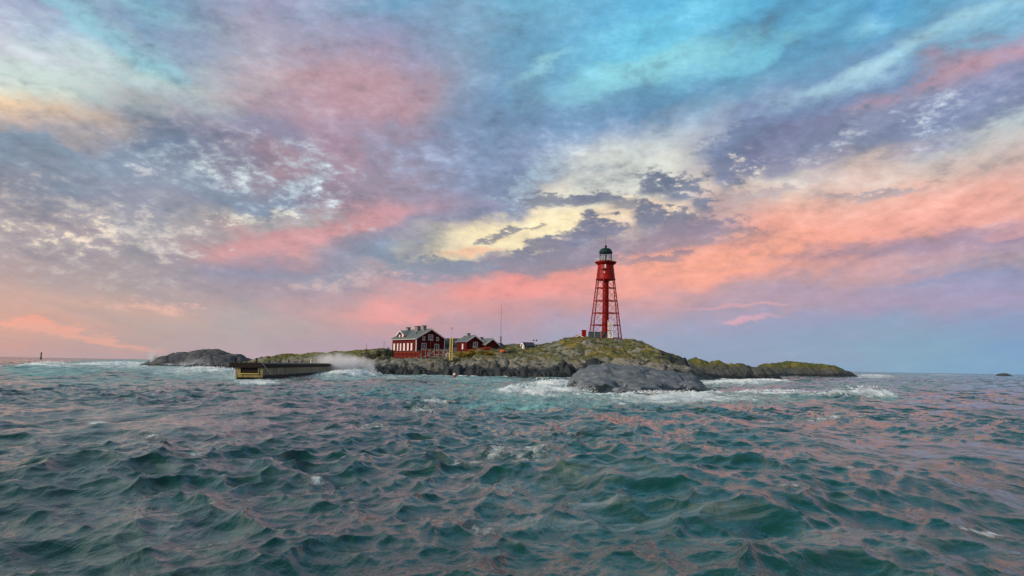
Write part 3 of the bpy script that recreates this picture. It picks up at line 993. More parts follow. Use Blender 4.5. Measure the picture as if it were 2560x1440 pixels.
# breaking swells: from a to b on the sea, height, half depth in metres, foam
BREAKERS = [
    ((1225, 982), (1480, 984), 1.00, 4.2, 1.0), ((1330, 964), (1440, 962), 0.9, 4.0, 1.0), ((1520, 992), (1800, 990), 0.55, 2.6, 1.0), ((1800, 986), (2060, 984), 0.5, 2.2, 0.8),
    ((2060, 996), (2235, 994), 1.3, 4.0, 0.75), ((1760, 962), (1900, 958), 0.7, 4, 1.0), ((1820, 956), (1960, 952), 0.6, 5, 0.9),
    ((95, 921), (170, 921), 1.8, 10, 1.3), ((180, 914), (380, 912), 1.4, 14, 1.2), ((370, 914), (500, 914), 1.4, 12, 1.2), ((470, 924), (590, 930), 1.0, 8, 0.8), ((-60, 918), (70, 922), 1.1, 10, 0.4),
    ((800, 944), (925, 936), 1.3, 5, 0.9), ((850, 932), (930, 928), 1.6, 5, 1.0), ((600, 960), (700, 962), 0.35, 3, 0.7),
    ((2140, 939), (2230, 941), 0.9, 12, 0.8), ((2240, 937), (2330, 937), 1.0, 30, 0.3), ((2330, 938), (2400, 939), 0.8, 25, 0.6), ((2420, 941), (2500, 942), 0.8, 25, 0.3),
    ((1190, 1136), (1400, 1122), 0.30, 2.4, 0.16),
    ((1250, 1165), (2100, 1345), 0.70, 3.0, 0.0), ((1420, 1110), (2560, 1290), 0.42, 2.8, 0.0), ((0, 1175), (520, 1150), 0.34, 2.4, 0.0), ((300, 1330), (760, 1230), 0.20, 1.5, 0.0), ((1500, 1440), (2300, 1400), 0.20, 1.3, 0.0)]
foam = 0.9 * cap
aer = np.zeros_like(SX)
for a, b, hgt, wid, fo in BREAKERS:
    A, B = on_sea(*a), on_sea(*b)
    d = B - A
    L = math.hypot(d.x, d.y)
    tx, ty = d.x / L, d.y / L
    near = (np.abs(SX - (A.x + B.x) / 2) < L) & (np.abs(SY_ - (A.y + B.y) / 2) < L + 30)
    xx, yy = SX[near], SY_[near]
    s = ((xx - A.x) * tx + (yy - A.y) * ty) / L
    q = (xx - A.x) * ty - (yy - A.y) * tx              # positive towards the boat
    q = q + wid * 0.9 * fbm(xx / (wid * 1.6), yy / (wid * 1.6), 4, 95)
    ends = np.clip(np.minimum(s, 1 - s) * 3.2 + 0.12, 0, 1)
    ends = ends * ends * (3 - 2 * ends) * (0.75 + 0.6 * fbm(xx / (wid * 2.2), yy / 30, 3, 96))
    back = np.exp(-(q / (wid * 1.35)) ** 2)
    face = np.exp(-(q / (wid * 0.7)) ** 2)
    crest = np.where(q < 0, back, face)
    SZ[near] += hgt * ends * crest
    fm = fo * ends * np.where(q < 0, np.exp(-(q / (wid * 1.1)) ** 2), np.exp(-(q / (wid * 1.0)) ** 2))
    foam[near] = np.maximum(foam[near], fm * 1.3)
    aer[near] = np.maximum(aer[near], fo * ends * np.exp(-(q / (wid * 2.2)) ** 2))
    SZ[near] += fo * 0.22 * hgt * ends * crest * fbm(xx * 0.9, yy * 0.9, 4, 97) * 2
# foam sheets left behind on the water: pixel, half width, half height, foam, milkiness
PATCH = [(1250, 975, 900, 38, 0.0, 0.34), (2200, 965, 420, 30, 0.0, 0.28), (250, 950, 380, 26, 0.0, 0.34), (1400, 982, 230, 25, 0.34, 0.9), (1300, 1012, 200, 20, 0.1, 0.5), (1700, 997, 330, 16, 0.45, 0.8), (1500, 1000, 160, 20, 0.2, 0.55), (1850, 955, 120, 12, 0.4, 0.7),
         (480, 926, 150, 24, 0.38, 0.95), (330, 914, 180, 15, 0.38, 0.9), (130, 926, 140, 18, 0.2, 0.8), (560, 938, 70, 18, 0.35, 0.8), (640, 955, 100, 10, 0.45, 0.5),
         (860, 936, 100, 16, 0.35, 0.8), (1150, 945, 140, 14, 0.25, 0.55), (1000, 942, 120, 10, 0.3, 0.5), (1290, 1130, 110, 22, 0.38, 0.3), (1220, 952, 160, 10, 0.1, 0.5), (2190, 942, 80, 6, 0.4, 0.4),
         (1170, 1150, 60, 10, 0.35, 0.2), (380, 1094, 55, 7, 0.40, 0.2), (1205, 1312, 55, 9, 0.40, 0.15), (945, 1066, 60, 8, 0.40, 0.1), (2470, 1345, 140, 7, 0.36, 0.1), (1960, 1270, 60, 6, 0.37, 0.0), (2110, 1190, 40, 5, 0.36, 0.0), (640, 1032, 50, 5, 0.37, 0.1), (1640, 1150, 40, 5, 0.36, 0.0), (900, 1240, 45, 6, 0.36, 0.0), (2330, 1316, 60, 6, 0.37, 0.0), (240, 1055, 50, 5, 0.37, 0.1),
         (1080, 1000, 40, 6, 0.45, 0.1), (1050, 1022, 50, 6, 0.42, 0.1), (470, 1150, 60, 8, 0.40, 0.1), (1570, 1185, 60, 9, 0.32, 0.1), (1430, 1088, 40, 8, 0.42, 0.1), (790, 1195, 50, 7, 0.32, 0.1), (2050, 1045, 130, 6, 0.36, 0.1)]
PXs, PYs = project(SX, SY_, np.zeros_like(SX))
for px, py, ax, ay, fo, mi in PATCH:
    fo = min(fo * 1.3, 0.8)
    g = np.exp(-(((PXs - px) / ax) ** 2 + ((PYs - py) / ay) ** 2))
    g = np.nan_to_num(g)
    foam = np.maximum(foam, fo * g)
    aer = np.maximum(aer, mi * g)
# surf along the rocks
shore = np.full(SX.shape, -9.0)
msk = (SX > ix0) & (SX < ix1) & (SY_ > iy0 - 10) & (SY_ < 300)
shore[msk] = island_base(SX[msk], SY_[msk])[0]
dh = dome_height(SX, SY_, ALL_DOMES, -9.0)
shore = np.maximum(shore, dh)
surf = np.exp(-((shore + 0.5) / 1.1) ** 2) * (shore > -5)
surf = surf * np.clip(0.75 + 1.3 * fbm(SX / 7, SY_ / 7, 4, 98), 0, 1.1)
foam = np.maximum(foam, 0.95 * surf)
aer = np.maximum(aer, 0.8 * np.exp(-((shore + 0.9) / 1.8) ** 2) * (shore > -6))
SZ = SZ * calm + 0.35 * surf * (0.6 + fbm(SX * 0.8, SY_ * 0.8, 3, 99))
OX, OY = OX * calm, OY * calm

m, N, b = material('sea_water')
pos = N.new('ShaderNodeNewGeometry').outputs['Position']
fa = N.new('ShaderNodeAttribute', attribute_name='foam').outputs['Fac']
ae = N.new('ShaderNodeAttribute', attribute_name='milky').outputs['Fac']
windpos = N.mapping(pos, rot=(0, 0, -WIND), scale=(1.0, 0.42, 1.0))
f1 = N.noise(windpos, 0.9, 9, 0.68, 0.6)
f2 = N.noise(pos, 3.6, 8, 0.7, 0.3)
tex = N.math('ADD', N.math('MULTIPLY', f1, 0.6), N.math('MULTIPLY', f2, 0.55))
ff = N.rng(N.math('MULTIPLY_ADD', N.math('SUBTRACT', tex, 0.575), 2.3, fa), 0.22, 0.58)
ff = N.math('MULTIPLY', ff, N.rng(fa, 0.04, 0.25))
af = N.rng(N.math('MULTIPLY_ADD', N.math('SUBTRACT', f1, 0.5), 1.6, ae), 0.04, 0.62)
af = N.math('MULTIPLY', af, N.rng(ae, 0.04, 0.3))
patch = N.noise(pos, 0.05, 5, 0.6)
body_c = N.mix(patch, (0.0008, 0.036, 0.029), (0.0018, 0.058, 0.046))
milky = N.mix(f2, (0.12, 0.36, 0.345), (0.30, 0.58, 0.56))
wcol = N.mix(N.math('MULTIPLY', af, 0.88), body_c, milky)
# thin wind-drawn streaks, painted pale to stand for grey sky reflections on the water
sp = N.mapping(pos, rot=(0, 0, -WIND), scale=(0.22, 1.0, 1.0))
st = N.noise(sp, 0.8, 8, 0.7, 0.8)
st = N.math('MULTIPLY', N.rng(st, 0.44, 0.72), N.rng(N.noise(pos, 0.07, 4, 0.6), 0.36, 0.62, 0.04, 0.28))
wcol = N.mix(st, wcol, (0.66, 0.72, 0.68))
wcol = N.mix(ff, wcol, N.mix(f2, (0.62, 0.80, 0.79), (0.90, 0.95, 0.95)))
N.put(b.inputs['Base Color'], wcol)
N.put(b.inputs['Roughness'], N.math('MAXIMUM', N.math('MAXIMUM', N.math('MULTIPLY', ff, 0.8), N.math('MULTIPLY', af, 0.4)), 0.05))
N.put(b.inputs['Specular IOR Level'], N.math('MULTIPLY_ADD', N.math('MAXIMUM', ff, N.math('MULTIPLY', af, 0.6)), -0.45, 0.5))
b.inputs['IOR'].default_value = 1.36
w1 = N.noise(windpos, 2.6, 7, 0.62, 0.5)
w2 = N.noise(windpos, 0.55, 6, 0.6, 0.5)
hsum = N.math('ADD', N.math('MULTIPLY', w1, 0.05), N.math('ADD', N.math('MULTIPLY', w2, 0.20), N.math('MULTIPLY', N.math('MULTIPLY', ff, f2), 0.25)))
bn = N.new('ShaderNodeBump')
bn.inputs['Strength'].default_value = 1.0
bn.inputs['Distance'].default_value = 1.0
N.put(bn.inputs['Height'], hsum)
# slopes of the small waves that the sheet is too coarse to carry far out
chop = N.new('ShaderNodeAttribute', attribute_name='chop').outputs['Fac']
cn = N.noise(N.mapping(pos, rot=(0, 0, -WIND), scale=(1.0, 0.5, 1.0)), 0.42, 4, 0.52, 0.4, out=1)
sub = N.new('ShaderNodeVectorMath', operation='SUBTRACT')
N.put(sub.inputs[0], cn)
sub.inputs[1].default_value = (0.5, 0.5, 0.5)
scl = N.new('ShaderNodeVectorMath', operation='SCALE')
N.put(scl.inputs[0], sub.outputs[0])
N.put(scl.inputs['Scale'], chop)
addv = N.new('ShaderNodeVectorMath', operation='ADD')
N.put(addv.inputs[0], bn.outputs[0])
N.put(addv.inputs[1], scl.outputs[0])
nrm = N.new('ShaderNodeVectorMath', operation='NORMALIZE')
N.put(nrm.inputs[0], addv.outputs[0])
N.put(b.inputs['Normal'], nrm.outputs[0])
M['sea'] = m

co = np.stack([(SX + OX).ravel(), (SY_ + OY).ravel(), SZ.ravel()], 1)
F = grid_faces(nr, nc, True)
centre = len(co)
co = np.concatenate([co, [[0, 0, -0.1]]])
me = array_mesh('sea', co, F, M['sea'])
set_attr(me, 'foam', np.append(foam.ravel(), 0))
set_attr(me, 'chop', np.append((0.25 + 2.9 * np.clip((R_ - 12) / 150, 0, 1)).ravel(), 0))
set_attr(me, 'milky', np.append(aer.ravel(), 0))
sea = link_mesh('sea', me)
tag(sea, kind='structure')

# ------------------------------------------------------------------ lighthouse
LX, LY, LD = P_TOWER.x, P_TOWER.y, 290.0
LS = LD / F_PX


def tz(py):
    return at(1513.5, py, LD).z - P_TOWER.z


tower = empty('lighthouse', P_TOWER)
tag(tower, 'tall red iron lighthouse on six braced legs with green domed lantern', 'lighthouse')
z_ring = [tz(q) for q in (697, 720, 752, 783, 813, 845)]
z_foot = -1.3
r_top, r_845 = 23.2 * LS, 42.6 * LS


def leg_r(z):
    t = (z_ring[0] - z) / (z_ring[0] - z_ring[5])
    return r_top + (r_845 - r_top) * t


LEG_A = [math.radians(12 + 60 * k) for k in range(6)]


def leg_p(k, z):
    r = leg_r(z)
    return Vector((r * math.cos(LEG_A[k % 6]), r * math.sin(LEG_A[k % 6]), z))


for k in range(6):
    MB().tube(leg_p(k, z_foot), leg_p(k, z_ring[0]), 0.22, 0.19, 8).box(leg_p(k, z_foot) + Vector((0, 0, 0.2)), (1.0, 1.0, 0.5)).build('leg', M['tower_red'], tower)
for z in z_ring[1:]:
    mb = MB()
    for k in range(6):
        mb.bar(leg_p(k, z), leg_p(k + 1, z), 0.16, 0.22)
        mb.bar(leg_p(k, z), Vector((1.2 * math.cos(LEG_A[k]), 1.2 * math.sin(LEG_A[k]), z)), 0.12, 0.18)
    mb.build('ring_beam', M['tower_red'], tower)
for za, zb in zip(z_ring, z_ring[1:]):
    for k in range(6):
        MB().bar(leg_p(k, za), leg_p(k + 1, zb), 0.085).build('brace', M['tower_red'], tower)
        MB().bar(leg_p(k + 1, za), leg_p(k, zb), 0.085).build('brace', M['tower_red'], tower)
MB().tube((0, 0, z_foot), (0, 0, z_ring[0] + 0.3), 1.28, 1.22, 28).build('shaft', M['tower_red'], tower, smooth=False)
zd0, zd1, zg = tz(698), tz(663), tz(655)
mb = MB().lathe([(24.6 * LS, zd0 - 0.35), (24.9 * LS, zd0), (23.6 * LS, zd0 + 0.05), (19.6 * LS, zd1)], 32)
drum = mb.build('drum', M['tower_red'], tower)
for ang, zz, w, h in ((-1.75, tz(668.5), 0.55, 1.5), (-1.85, tz(683), 0.45, 0.45)):
    r = 20.6 * LS if h > 1 else 22.0 * LS
    p = Vector((r * math.cos(ang), r * math.sin(ang), zz))
    MB().box((0, 0, 0), (0.10, w, h)).build('window', M['white'], drum, loc=p).rotation_euler = (0, 0.12, ang)
mb = MB()
for zz in (zd0 + 1.9, zd0 + 3.7):
    rr = (23.6 - (zz - zd0) / (zd1 - zd0) * 4.0) * LS + 0.05
    mb.lathe([(rr, zz - 0.05), (rr, zz + 0.05)], 32)
mb.build('seam', M['tower_red'], drum)
ang = -1.95
r = 22.2 * LS
MB().box((0, 0, 0), (0.7, 1.7, 0.25)).build('hood', M['dark_metal'], drum, loc=(r * math.cos(ang), r * math.sin(ang), tz(675.5))).rotation_euler = (0, 0, ang)
gal = MB().lathe([(19.4 * LS, zd1 - 0.1), (24.0 * LS, zd1 + 0.5), (27.4 * LS, zg - 0.28), (27.4 * LS, zg), (15.0 * LS, zg + 0.02)], 32).build('gallery', M['tower_red'], tower)
zr = tz(648)
mb = MB()
for k in range(24):
    a = 2 * math.pi * k / 24
    p = Vector((26.6 * LS * math.cos(a), 26.6 * LS * math.sin(a), zg))
    mb.tube(p, p + Vector((0, 0, zr - zg)), 0.045, n=5)
for f in (1.0, 0.55):
    z = zg + (zr - zg) * f
    for k in range(24):
        a, c = 2 * math.pi * k / 24, 2 * math.pi * (k + 1) / 24
        mb.bar((26.6 * LS * math.cos(a), 26.6 * LS * math.sin(a), z), (26.6 * LS * math.cos(c), 26.6 * LS * math.sin(c), z), 0.05)
mb.build('railing', M['white'], gal)
zl0, zl1 = zg + 0.02, tz(632)
rl = 15.0 * LS
NP = 12
lan = MB().lathe([(rl + 0.02, zl0), (rl + 0.02, zl0 + 0.55), (rl - 0.15, zl0 + 0.56)], NP).build('lantern', M['dome_green'], tower)
MB().lathe([(rl + 0.1, zl1 - 0.22), (rl + 0.1, zl1)], NP).build('eaves_ring', M['dome_green'], lan)
for k in range(NP):
    a, c = 2 * math.pi * k / NP, 2 * math.pi * (k + 1) / NP
    pa, pc = Vector((rl * math.cos(a), rl * math.sin(a), 0)), Vector((rl * math.cos(c), rl * math.sin(c), 0))
    MB().bar(pa + Vector((0, 0, zl0 + 0.5)), pa + Vector((0, 0, zl1)), 0.15).build('mullion', M['dome_green'], lan)
    mid = (pa + pc) / 2
    for f0, f1 in ((0.0, 0.5), (0.5, 1.0)):
        zz0, zz1 = zl0 + 0.56 + (zl1 - zl0 - 0.8) * f0, zl0 + 0.56 + (zl1 - zl0 - 0.8) * f1
        MB().box((0, 0, 0), (0.02, (pc - pa).length - 0.17, zz1 - zz0 - 0.06)).build('pane', M['lantern_glass'], lan, loc=(mid.x, mid.y, (zz0 + zz1) / 2)).rotation_euler = (0, 0, (a + c) / 2)
zm = (zl0 + 0.56 + zl1 - 0.24) / 2
mb = MB()
for k in range(NP):
    a, c = 2 * math.pi * k / NP, 2 * math.pi * (k + 1) / NP
    mb.bar((rl * math.cos(a), rl * math.sin(a), zm), (rl * math.cos(c), rl * math.sin(c), zm), 0.07)
mb.build('glazing_bar', M['white'], lan)
MB().lathe([(0.22, zl0), (0.22, zm - 0.6), (0.42, zm - 0.4), (0.42, zm + 0.7), (0.15, zm + 0.9)], 14).build('lamp', M['dark_metal'], lan)
zc0, zc1 = zl1 - 0.02, tz(620)
prof = [(17.6 * LS, zc0), (17.6 * LS, zc0 + 0.22)]
for i in range(0, 9):
    t = i / 8
    prof.append((16.2 * LS * math.cos(t * 1.40) ** 0.9, zc0 + 0.25 + (zc1 - zc0 - 0.25) * math.sin(t * 1.5)))
dome = MB().lathe(prof, NP).build('dome', M['dome_green'], tower)
zb = zc1 - 0.1
MB().lathe([(0.36, zb), (0.30, zb + 0.3), (0.50, zb + 0.62), (0.50, zb + 0.85), (0.22, zb + 1.15), (0.05, zb + 1.45)], 14).build('finial', M['dark_metal'], dome)
MB().tube((0, 0, zb + 1.3), (0, 0, tz(588)), 0.05, 0.03, 6).build('lightning_rod', M['dark_metal'], dome)

# white notice boards standing by the foot of the tower
sb = empty('notice_board', (at(1526, 846, 281.5).x, 281.5, at(1526, 848, 281.5).z))
tag(sb, 'white stack of three notice boards standing against the lighthouse legs', 'sign')
zb0 = sb.location.z


def bz(py):
    return at(1526, py, 281.5).z - zb0


S2 = 281.5 / F_PX
for xx in (-6.2 * S2, 6.2 * S2):
    MB().box((xx, 0.14, bz(826)), (0.16, 0.16, bz(804) - bz(848) + 1.0)).build('post', M['white'], sb)
for top, bot, kind in ((805, 814, 'bars'), (816, 825, 'bars'), (828.5, 845, 'five')):
    w, h = 12.4 * S2, bz(top) - bz(bot)
    pn = MB().box((0, 0, 0), (w, 0.08, h)).build('panel', M['white'], sb, loc=(0, 0, (bz(top) + bz(bot)) / 2))
    mk = MB()
    if kind == 'bars':
        for f, ww in ((0.27, 0.80), (-0.02, 0.62), (-0.28, 0.74)):
            mk.box((0, -0.055, f * h), (w * ww, 0.03, h * 0.10))
        mk.build('lettering', M['steel'], pn)
    else:
        u = h / 10
        mk.box((0.15 * u, -0.055, 3.6 * u), (3.0 * u, 0.03, 0.9 * u)).box((-1.0 * u, -0.055, 2.4 * u), (0.9 * u, 0.03, 1.6 * u)).box((0.2 * u, -0.055, 1.15 * u), (3.2 * u, 0.03, 0.9 * u))
        mk.box((1.3 * u, -0.055, -0.1 * u), (0.95 * u, 0.03, 1.7 * u)).bar((1.0 * u, -0.055, -0.9 * u), (-0.7 * u, -0.055, -3.6 * u), 0.8 * u, 0.03)
        mk.build('figure', M['black'], pn)
MB().bar((-6.5 * S2, -0.05, bz(826.5)), (8.5 * S2, -0.05, bz(826.9)), 0.22, 0.10).build('rail', M['tower_red'], sb)


# ------------------------------------------------------------------ houses
def window(parent, c, w, h, rz=0.0, kind='two', mat_pane=None):
    """white frame with its panes; c is the middle of the window on the wall, facing local -y"""
    fr = 0.16 if w > 0.9 else 0.12
    mb = MB()
    mb.box((-w / 2 + fr / 2, 0, 0), (fr, 0.14, h)).box((w / 2 - fr / 2, 0, 0), (fr, 0.14, h))
    mb.box((0, 0, h / 2 - fr / 2), (w - 2 * fr, 0.14, fr)).box((0, 0, -h / 2 + fr / 2), (w - 2 * fr, 0.14, fr))
    f = mb.build('window', M['white'], parent, loc=c)
    f.rotation_euler = (0, 0, rz)
    iw, ih = w - 2 * fr, h - 2 * fr
    gm = mat_pane or M['glass']
    n = 2 if kind == 'two' else 1
    bar = 0.13
    pw = (iw - bar * (n - 1)) / n
    for i in range(n):
        x = -iw / 2 + pw / 2 + i * (pw + bar)
        MB().box((x, 0.02, 0), (pw - 0.01, 0.05, ih - 0.01)).build('pane', gm, f)
    mb = MB()
    if n == 2:
        mb.box((0, -0.01, 0), (bar - 0.01, 0.12, ih - 0.01))
    for q in ((-1, 1) if h > 1.7 else (0,)):
        mb.box((0, -0.012, q * ih / 6), (iw - 0.01, 0.06, 0.07))
    mb.build('glazing_bar', M['white'], f)
    MB().box((0, -0.06, -h / 2 - 0.05), (w + 0.16, 0.22, 0.09)).build('sill', M['white'], f)
    return f


def gabled(name, loc, rz, W_, L, wall, rise, mats, label, cat, over=0.45, base=0.0, trim=True, corner=True):
    """gable end at local y = 0 facing -y, ridge along +y"""
    root = empty(name, loc, rz)
    tag(root, label, cat)
    wm, rm_ = mats
    wl = MB().prism([(-W_ / 2, -base), (W_ / 2, -base), (W_ / 2, wall), (0, wall + rise), (-W_ / 2, wall)], 0, L).build('wall', wm, root)
    k = rise / (W_ / 2)
    n = math.hypot(1, k)
    th = 0.20
    for s in (-1, 1):
        xe = s * (W_ / 2 + over)
        ze = wall - k * over
        zt = wall + rise
        up = th * n
        MB().prism([(xe, ze + 0.03), (0 if s > 0 else -0.004, zt + 0.03), (0 if s > 0 else -0.004, zt + up), (xe, ze + up)], -over, L + over).build('roof', rm_, root)
        if trim:
            for y0 in (-over - 0.085, L + over + 0.005):
                MB().prism([(xe, ze - 0.20), (s * 0.003, zt - 0.20), (s * 0.003, zt + up + 0.03), (xe, ze + up + 0.03)], y0, y0 + 0.08).build('bargeboard', M['white'], root)
        if corner:
            MB().box((s * (W_ / 2 - 0.06), -0.03, wall / 2 - 0.1), (0.30, 0.30, wall - 0.25)).build('corner_board', M['white'], root)
    MB().box((0, L / 2, wall + rise + 0.03 + th * n), (0.34, L + 2 * over, 0.14)).build('ridge_cap', rm_, root)
    return root


def seams(root, W_, L, wall, rise, over, mat, step=0.75, both=False):
    k = rise / (W_ / 2)
    n = math.hypot(1, k)
    up = 0.20 * n + 0.025
    for s in ((-1, 1) if both else (-1,)):
        y = -over + step
        while y < L + over - 0.1:
            MB().bar((s * (W_ / 2 + over), y, wall - k * over + up), (s * 0.2, y, wall + rise - 0.2 * k + up), 0.06, 0.06).build('roof_seam', mat, root)
            y += step


def chimney(root, x, y, z, w, d, h, mat, capm):
    c = MB().box((x, y, z + h / 2), (w, d, h)).build('chimney', mat, root)
    MB().box((x, y, z + h + 0.09), (w + 0.22, d + 0.22, 0.18)).build('chimney_cap', capm, c)
    return c


HS = 283 / F_PX
# the big red house
phi = math.radians(37)
HW, HL, HWALL, HR = 12.6, 19.0, 5.9, 3.5
hz = P_HOUSE.z
corner_px = at(1040, 874, 283)
ca, sa = math.cos(phi), math.sin(phi)
hx, hy = corner_px.x + HW / 2 * ca, corner_px.y + HW / 2 * sa
house = gabled('red_house', (hx, hy, hz), phi, HW, HL, HWALL, HR, (M['wall_red'], M['roof_green']),
               'large red wooden house with grey green roof, three chimneys and a dormer', 'house', over=0.6, base=3.0)
seams(house, HW, HL, HWALL, HR, 0.6, M['roof_green'], 0.95)
window(house, (-2.9, -0.05, 2.75), 2.1, 2.6)
window(house, (2.75, -0.05, 2.6), 2.1, 2.6)
window(house, (0.0, -0.05, 6.35), 2.0, 2.1)
for x in (-3.1, 3.1):
    window(house, (x, -0.05, 5.9), 1.05, 1.35, kind='one')
for yy, ww in ((3.4, 1.15), (6.2, 1.15), (9.2, 1.25), (12.0, 0.95), (14.4, 0.95), (17.2, 1.25)):
    window(house, (-HW / 2 - 0.05, yy, 2.65), ww, 2.7, rz=-math.pi / 2, kind='one', mat_pane=M['sky_lit_pane'])
# cross gabled dormer on the left slope, near the far end
dx0, dx1, dy, dw, dwall = -HW / 2 + 0.7, -1.2, 13.2, 5.6, 7.15
kk = HR / (HW / 2)
mb = MB()
drise = 1.75
outl = [(dy - dw / 2, 5.6), (dy + dw / 2, 5.6), (dy + dw / 2, dwall), (dy, dwall + drise), (dy - dw / 2, dwall)]
f_ = mb.verts([(dx0, y, z) for y, z in outl])
k_ = mb.verts([(dx1, y, z) for y, z in outl])
mb.bm.faces.new(f_)
mb.bm.faces.new(k_[::-1])
for i in range(5):
    mb.bm.faces.new((f_[(i + 1) % 5], f_[i], k_[i], k_[(i + 1) % 5]))
dorm = mb.build('dormer', M['wall_red'], house)
for s in (-1, 1):
    mb = MB()
    o2, kd = 0.5, drise / (dw / 2)
    pr = [(dy + s * (dw / 2 + o2), dwall - kd * o2 + 0.03), (dy, dwall + drise + 0.03), (dy, dwall + drise + 0.26), (dy + s * (dw / 2 + o2), dwall - kd * o2 + 0.26)]
    a_, b_ = mb.verts([(dx0 - 0.6, y, z) for y, z in pr]), mb.verts([(0.0 + s * 0.01, y, z) for y, z in pr])
    mb.bm.faces.new(a_)
    mb.bm.faces.new(b_[::-1])
    for i in range(4):
        mb.bm.faces.new((a_[(i + 1) % 4], a_[i], b_[i], b_[(i + 1) % 4]))
    mb.build('dormer_roof', M['roof_green'], dorm)
    mb = MB()
    mb.bar((dx0 - 0.65, dy + s * (dw / 2 + o2), dwall - kd * o2 + 0.1), (dx0 - 0.65, dy, dwall + drise + 0.1), 0.08, 0.34)
    mb.build('bargeboard', M['white'], dorm)
window(house, (dx0 - 0.05, dy - 1.3, 6.55), 1.0, 1.9, rz=-math.pi / 2, kind='one', mat_pane=M['sky_lit_pane'])
window(house, (dx0 - 0.05, dy + 1.2, 6.55), 1.0, 1.9, rz=-math.pi / 2, kind='one', mat_pane=M['sky_lit_pane'])
chimney(house, -0.7, 4.0, HWALL + HR - 0.6, 1.25, 1.5, 2.0, M['chimney'], M['dark_metal'])
chimney(house, -1.1, 8.2, HWALL + HR - 0.8, 1.5, 2.1, 2.1, M['chimney'], M['dark_metal'])
chimney(house, -0.6, 16.6, HWALL + HR - 0.5, 1.2, 1.4, 1.6, M['chimney'], M['dark_metal'])
MB().tube((-3.3, 5.3, 7.3), (-3.3, 5.3, 8.4), 0.22, n=8).build('vent', M['dark_metal'], house)
MB().bar((-HW / 2 - 0.62, -0.6, HWALL - 0.42), (-HW / 2 - 0.62, HL + 0.6, HWALL - 0.42), 0.14).build('gutter', M['white'], house)
MB().box((0, -0.04, HWALL - 1.75), (0.30, 0.06, 3.3)).build('downpipe', M['terracotta'], house)


def simple_house(name, px_l, px_r, py_eave, py_apex, py_base, dist, L, rz, mats, label, cat, over=0.35, corner=False, cosf=1.0, trim=True):
    s = dist / F_PX
    pc = at((px_l + px_r) / 2, py_base, dist)
    W_ = (px_r - px_l) * s / cosf
    wall = (py_base - py_eave) * s
    rise = (py_eave - py_apex) * s
    r = gabled(name, pc, rz, W_, L, wall, rise, mats, label, cat, over=over, base=2.5, corner=corner, trim=trim)
    return r, W_, wall, rise


# white house behind, long side to the sea
h2, W2, wl2, rs2 = simple_house('white_house', 1092, 1128, 864, 847, 877, 300, 9.0, math.radians(86), (M['white'], M['roof_slate']), 'white house with dark slate roof behind the yellow ladder mark', 'house')
h2.location = (at(1158, 877, 296).x, 300, at(1140, 878, 296).z)
wx_ = -W2 / 2 - 0.05
for yy in (2.0, 4.2, 6.4):
    window(h2, (wx_, yy, 1.05), 1.3, 1.3, rz=-math.pi / 2, kind='two')
# red house with the grey roof
h3, W3, wl3, rs3 = simple_house('red_house', 1166, 1206, 854, 840, 879, 284, 8.5, math.radians(30), (M['wall_red'], M['roof_grey']), 'small red house with grey roof and one chimney behind golden shrubs', 'house', cosf=0.9, over=0.5)
window(h3, (0.35, -0.05, wl3 - 1.15), 1.9, 2.0)
window(h3, (-W3 / 2 - 0.05, 3.2, wl3 - 1.9), 1.0, 1.9, rz=-math.pi / 2, kind='one', mat_pane=M['sky_lit_pane'])
chimney(h3, -0.3, 4.6, wl3 + rs3 - 0.4, 0.95, 1.0, 1.35, M['chimney'], M['dark_metal'])
seams(h3, W3, 8.5, wl3, rs3, 0.5, M['roof_grey'], 0.9)
# red house with the green roof
h4, W4, wl4, rs4 = simple_house('red_house', 1213, 1246, 861, 848, 878, 286, 9.0, math.radians(34), (M['wall_red'], M['roof_green']), 'low red house with pale green roof left of the radio mast', 'house', cosf=0.88, over=0.5)
chimney(h4, -0.6, 6.6, wl4 + rs4 - 0.4, 0.9, 1.0, 1.1, M['chimney'], M['dark_metal'])
seams(h4, W4, 9.0, wl4, rs4, 0.5, M['roof_green'], 0.9)
MB().box((W4 / 2 - 1.3, -0.3, 0.6), (2.0, 0.3, 0.5)).build('shelf', M['white'], h4)
# dark shed to its right
h5, W5, wl5, rs5 = simple_house('shed', 1244, 1262, 866, 859, 874, 290, 4.0, math.radians(20), (M['grey_wood'], M['roof_slate']), 'small dark roofed shed at the foot of the radio mast', 'shed', over=0.3, trim=False)
# the little hut in the dip
h6, W6, wl6, rs6 = simple_house('hut', 1304, 1316, 862.5, 856, 873, 288, 4.4, math.radians(-62), (M['grey_wood'], M['roof_slate']), 'little hut with black roof and white gable trim in the dip', 'hut', over=0.3, cosf=0.75)
h6.location = (at(1307, 873, 288).x, 287.0, at(1310, 875, 288).z)
MB().box((0, -0.05, 0.9), (0.9, 0.08, 1.9)).build('door', M['white'], h6)
MB().box((W6 / 2 - 0.1, -0.03, 0.8), (0.25, 0.2, 1.7)).build('corner_board', M['white'], h6)
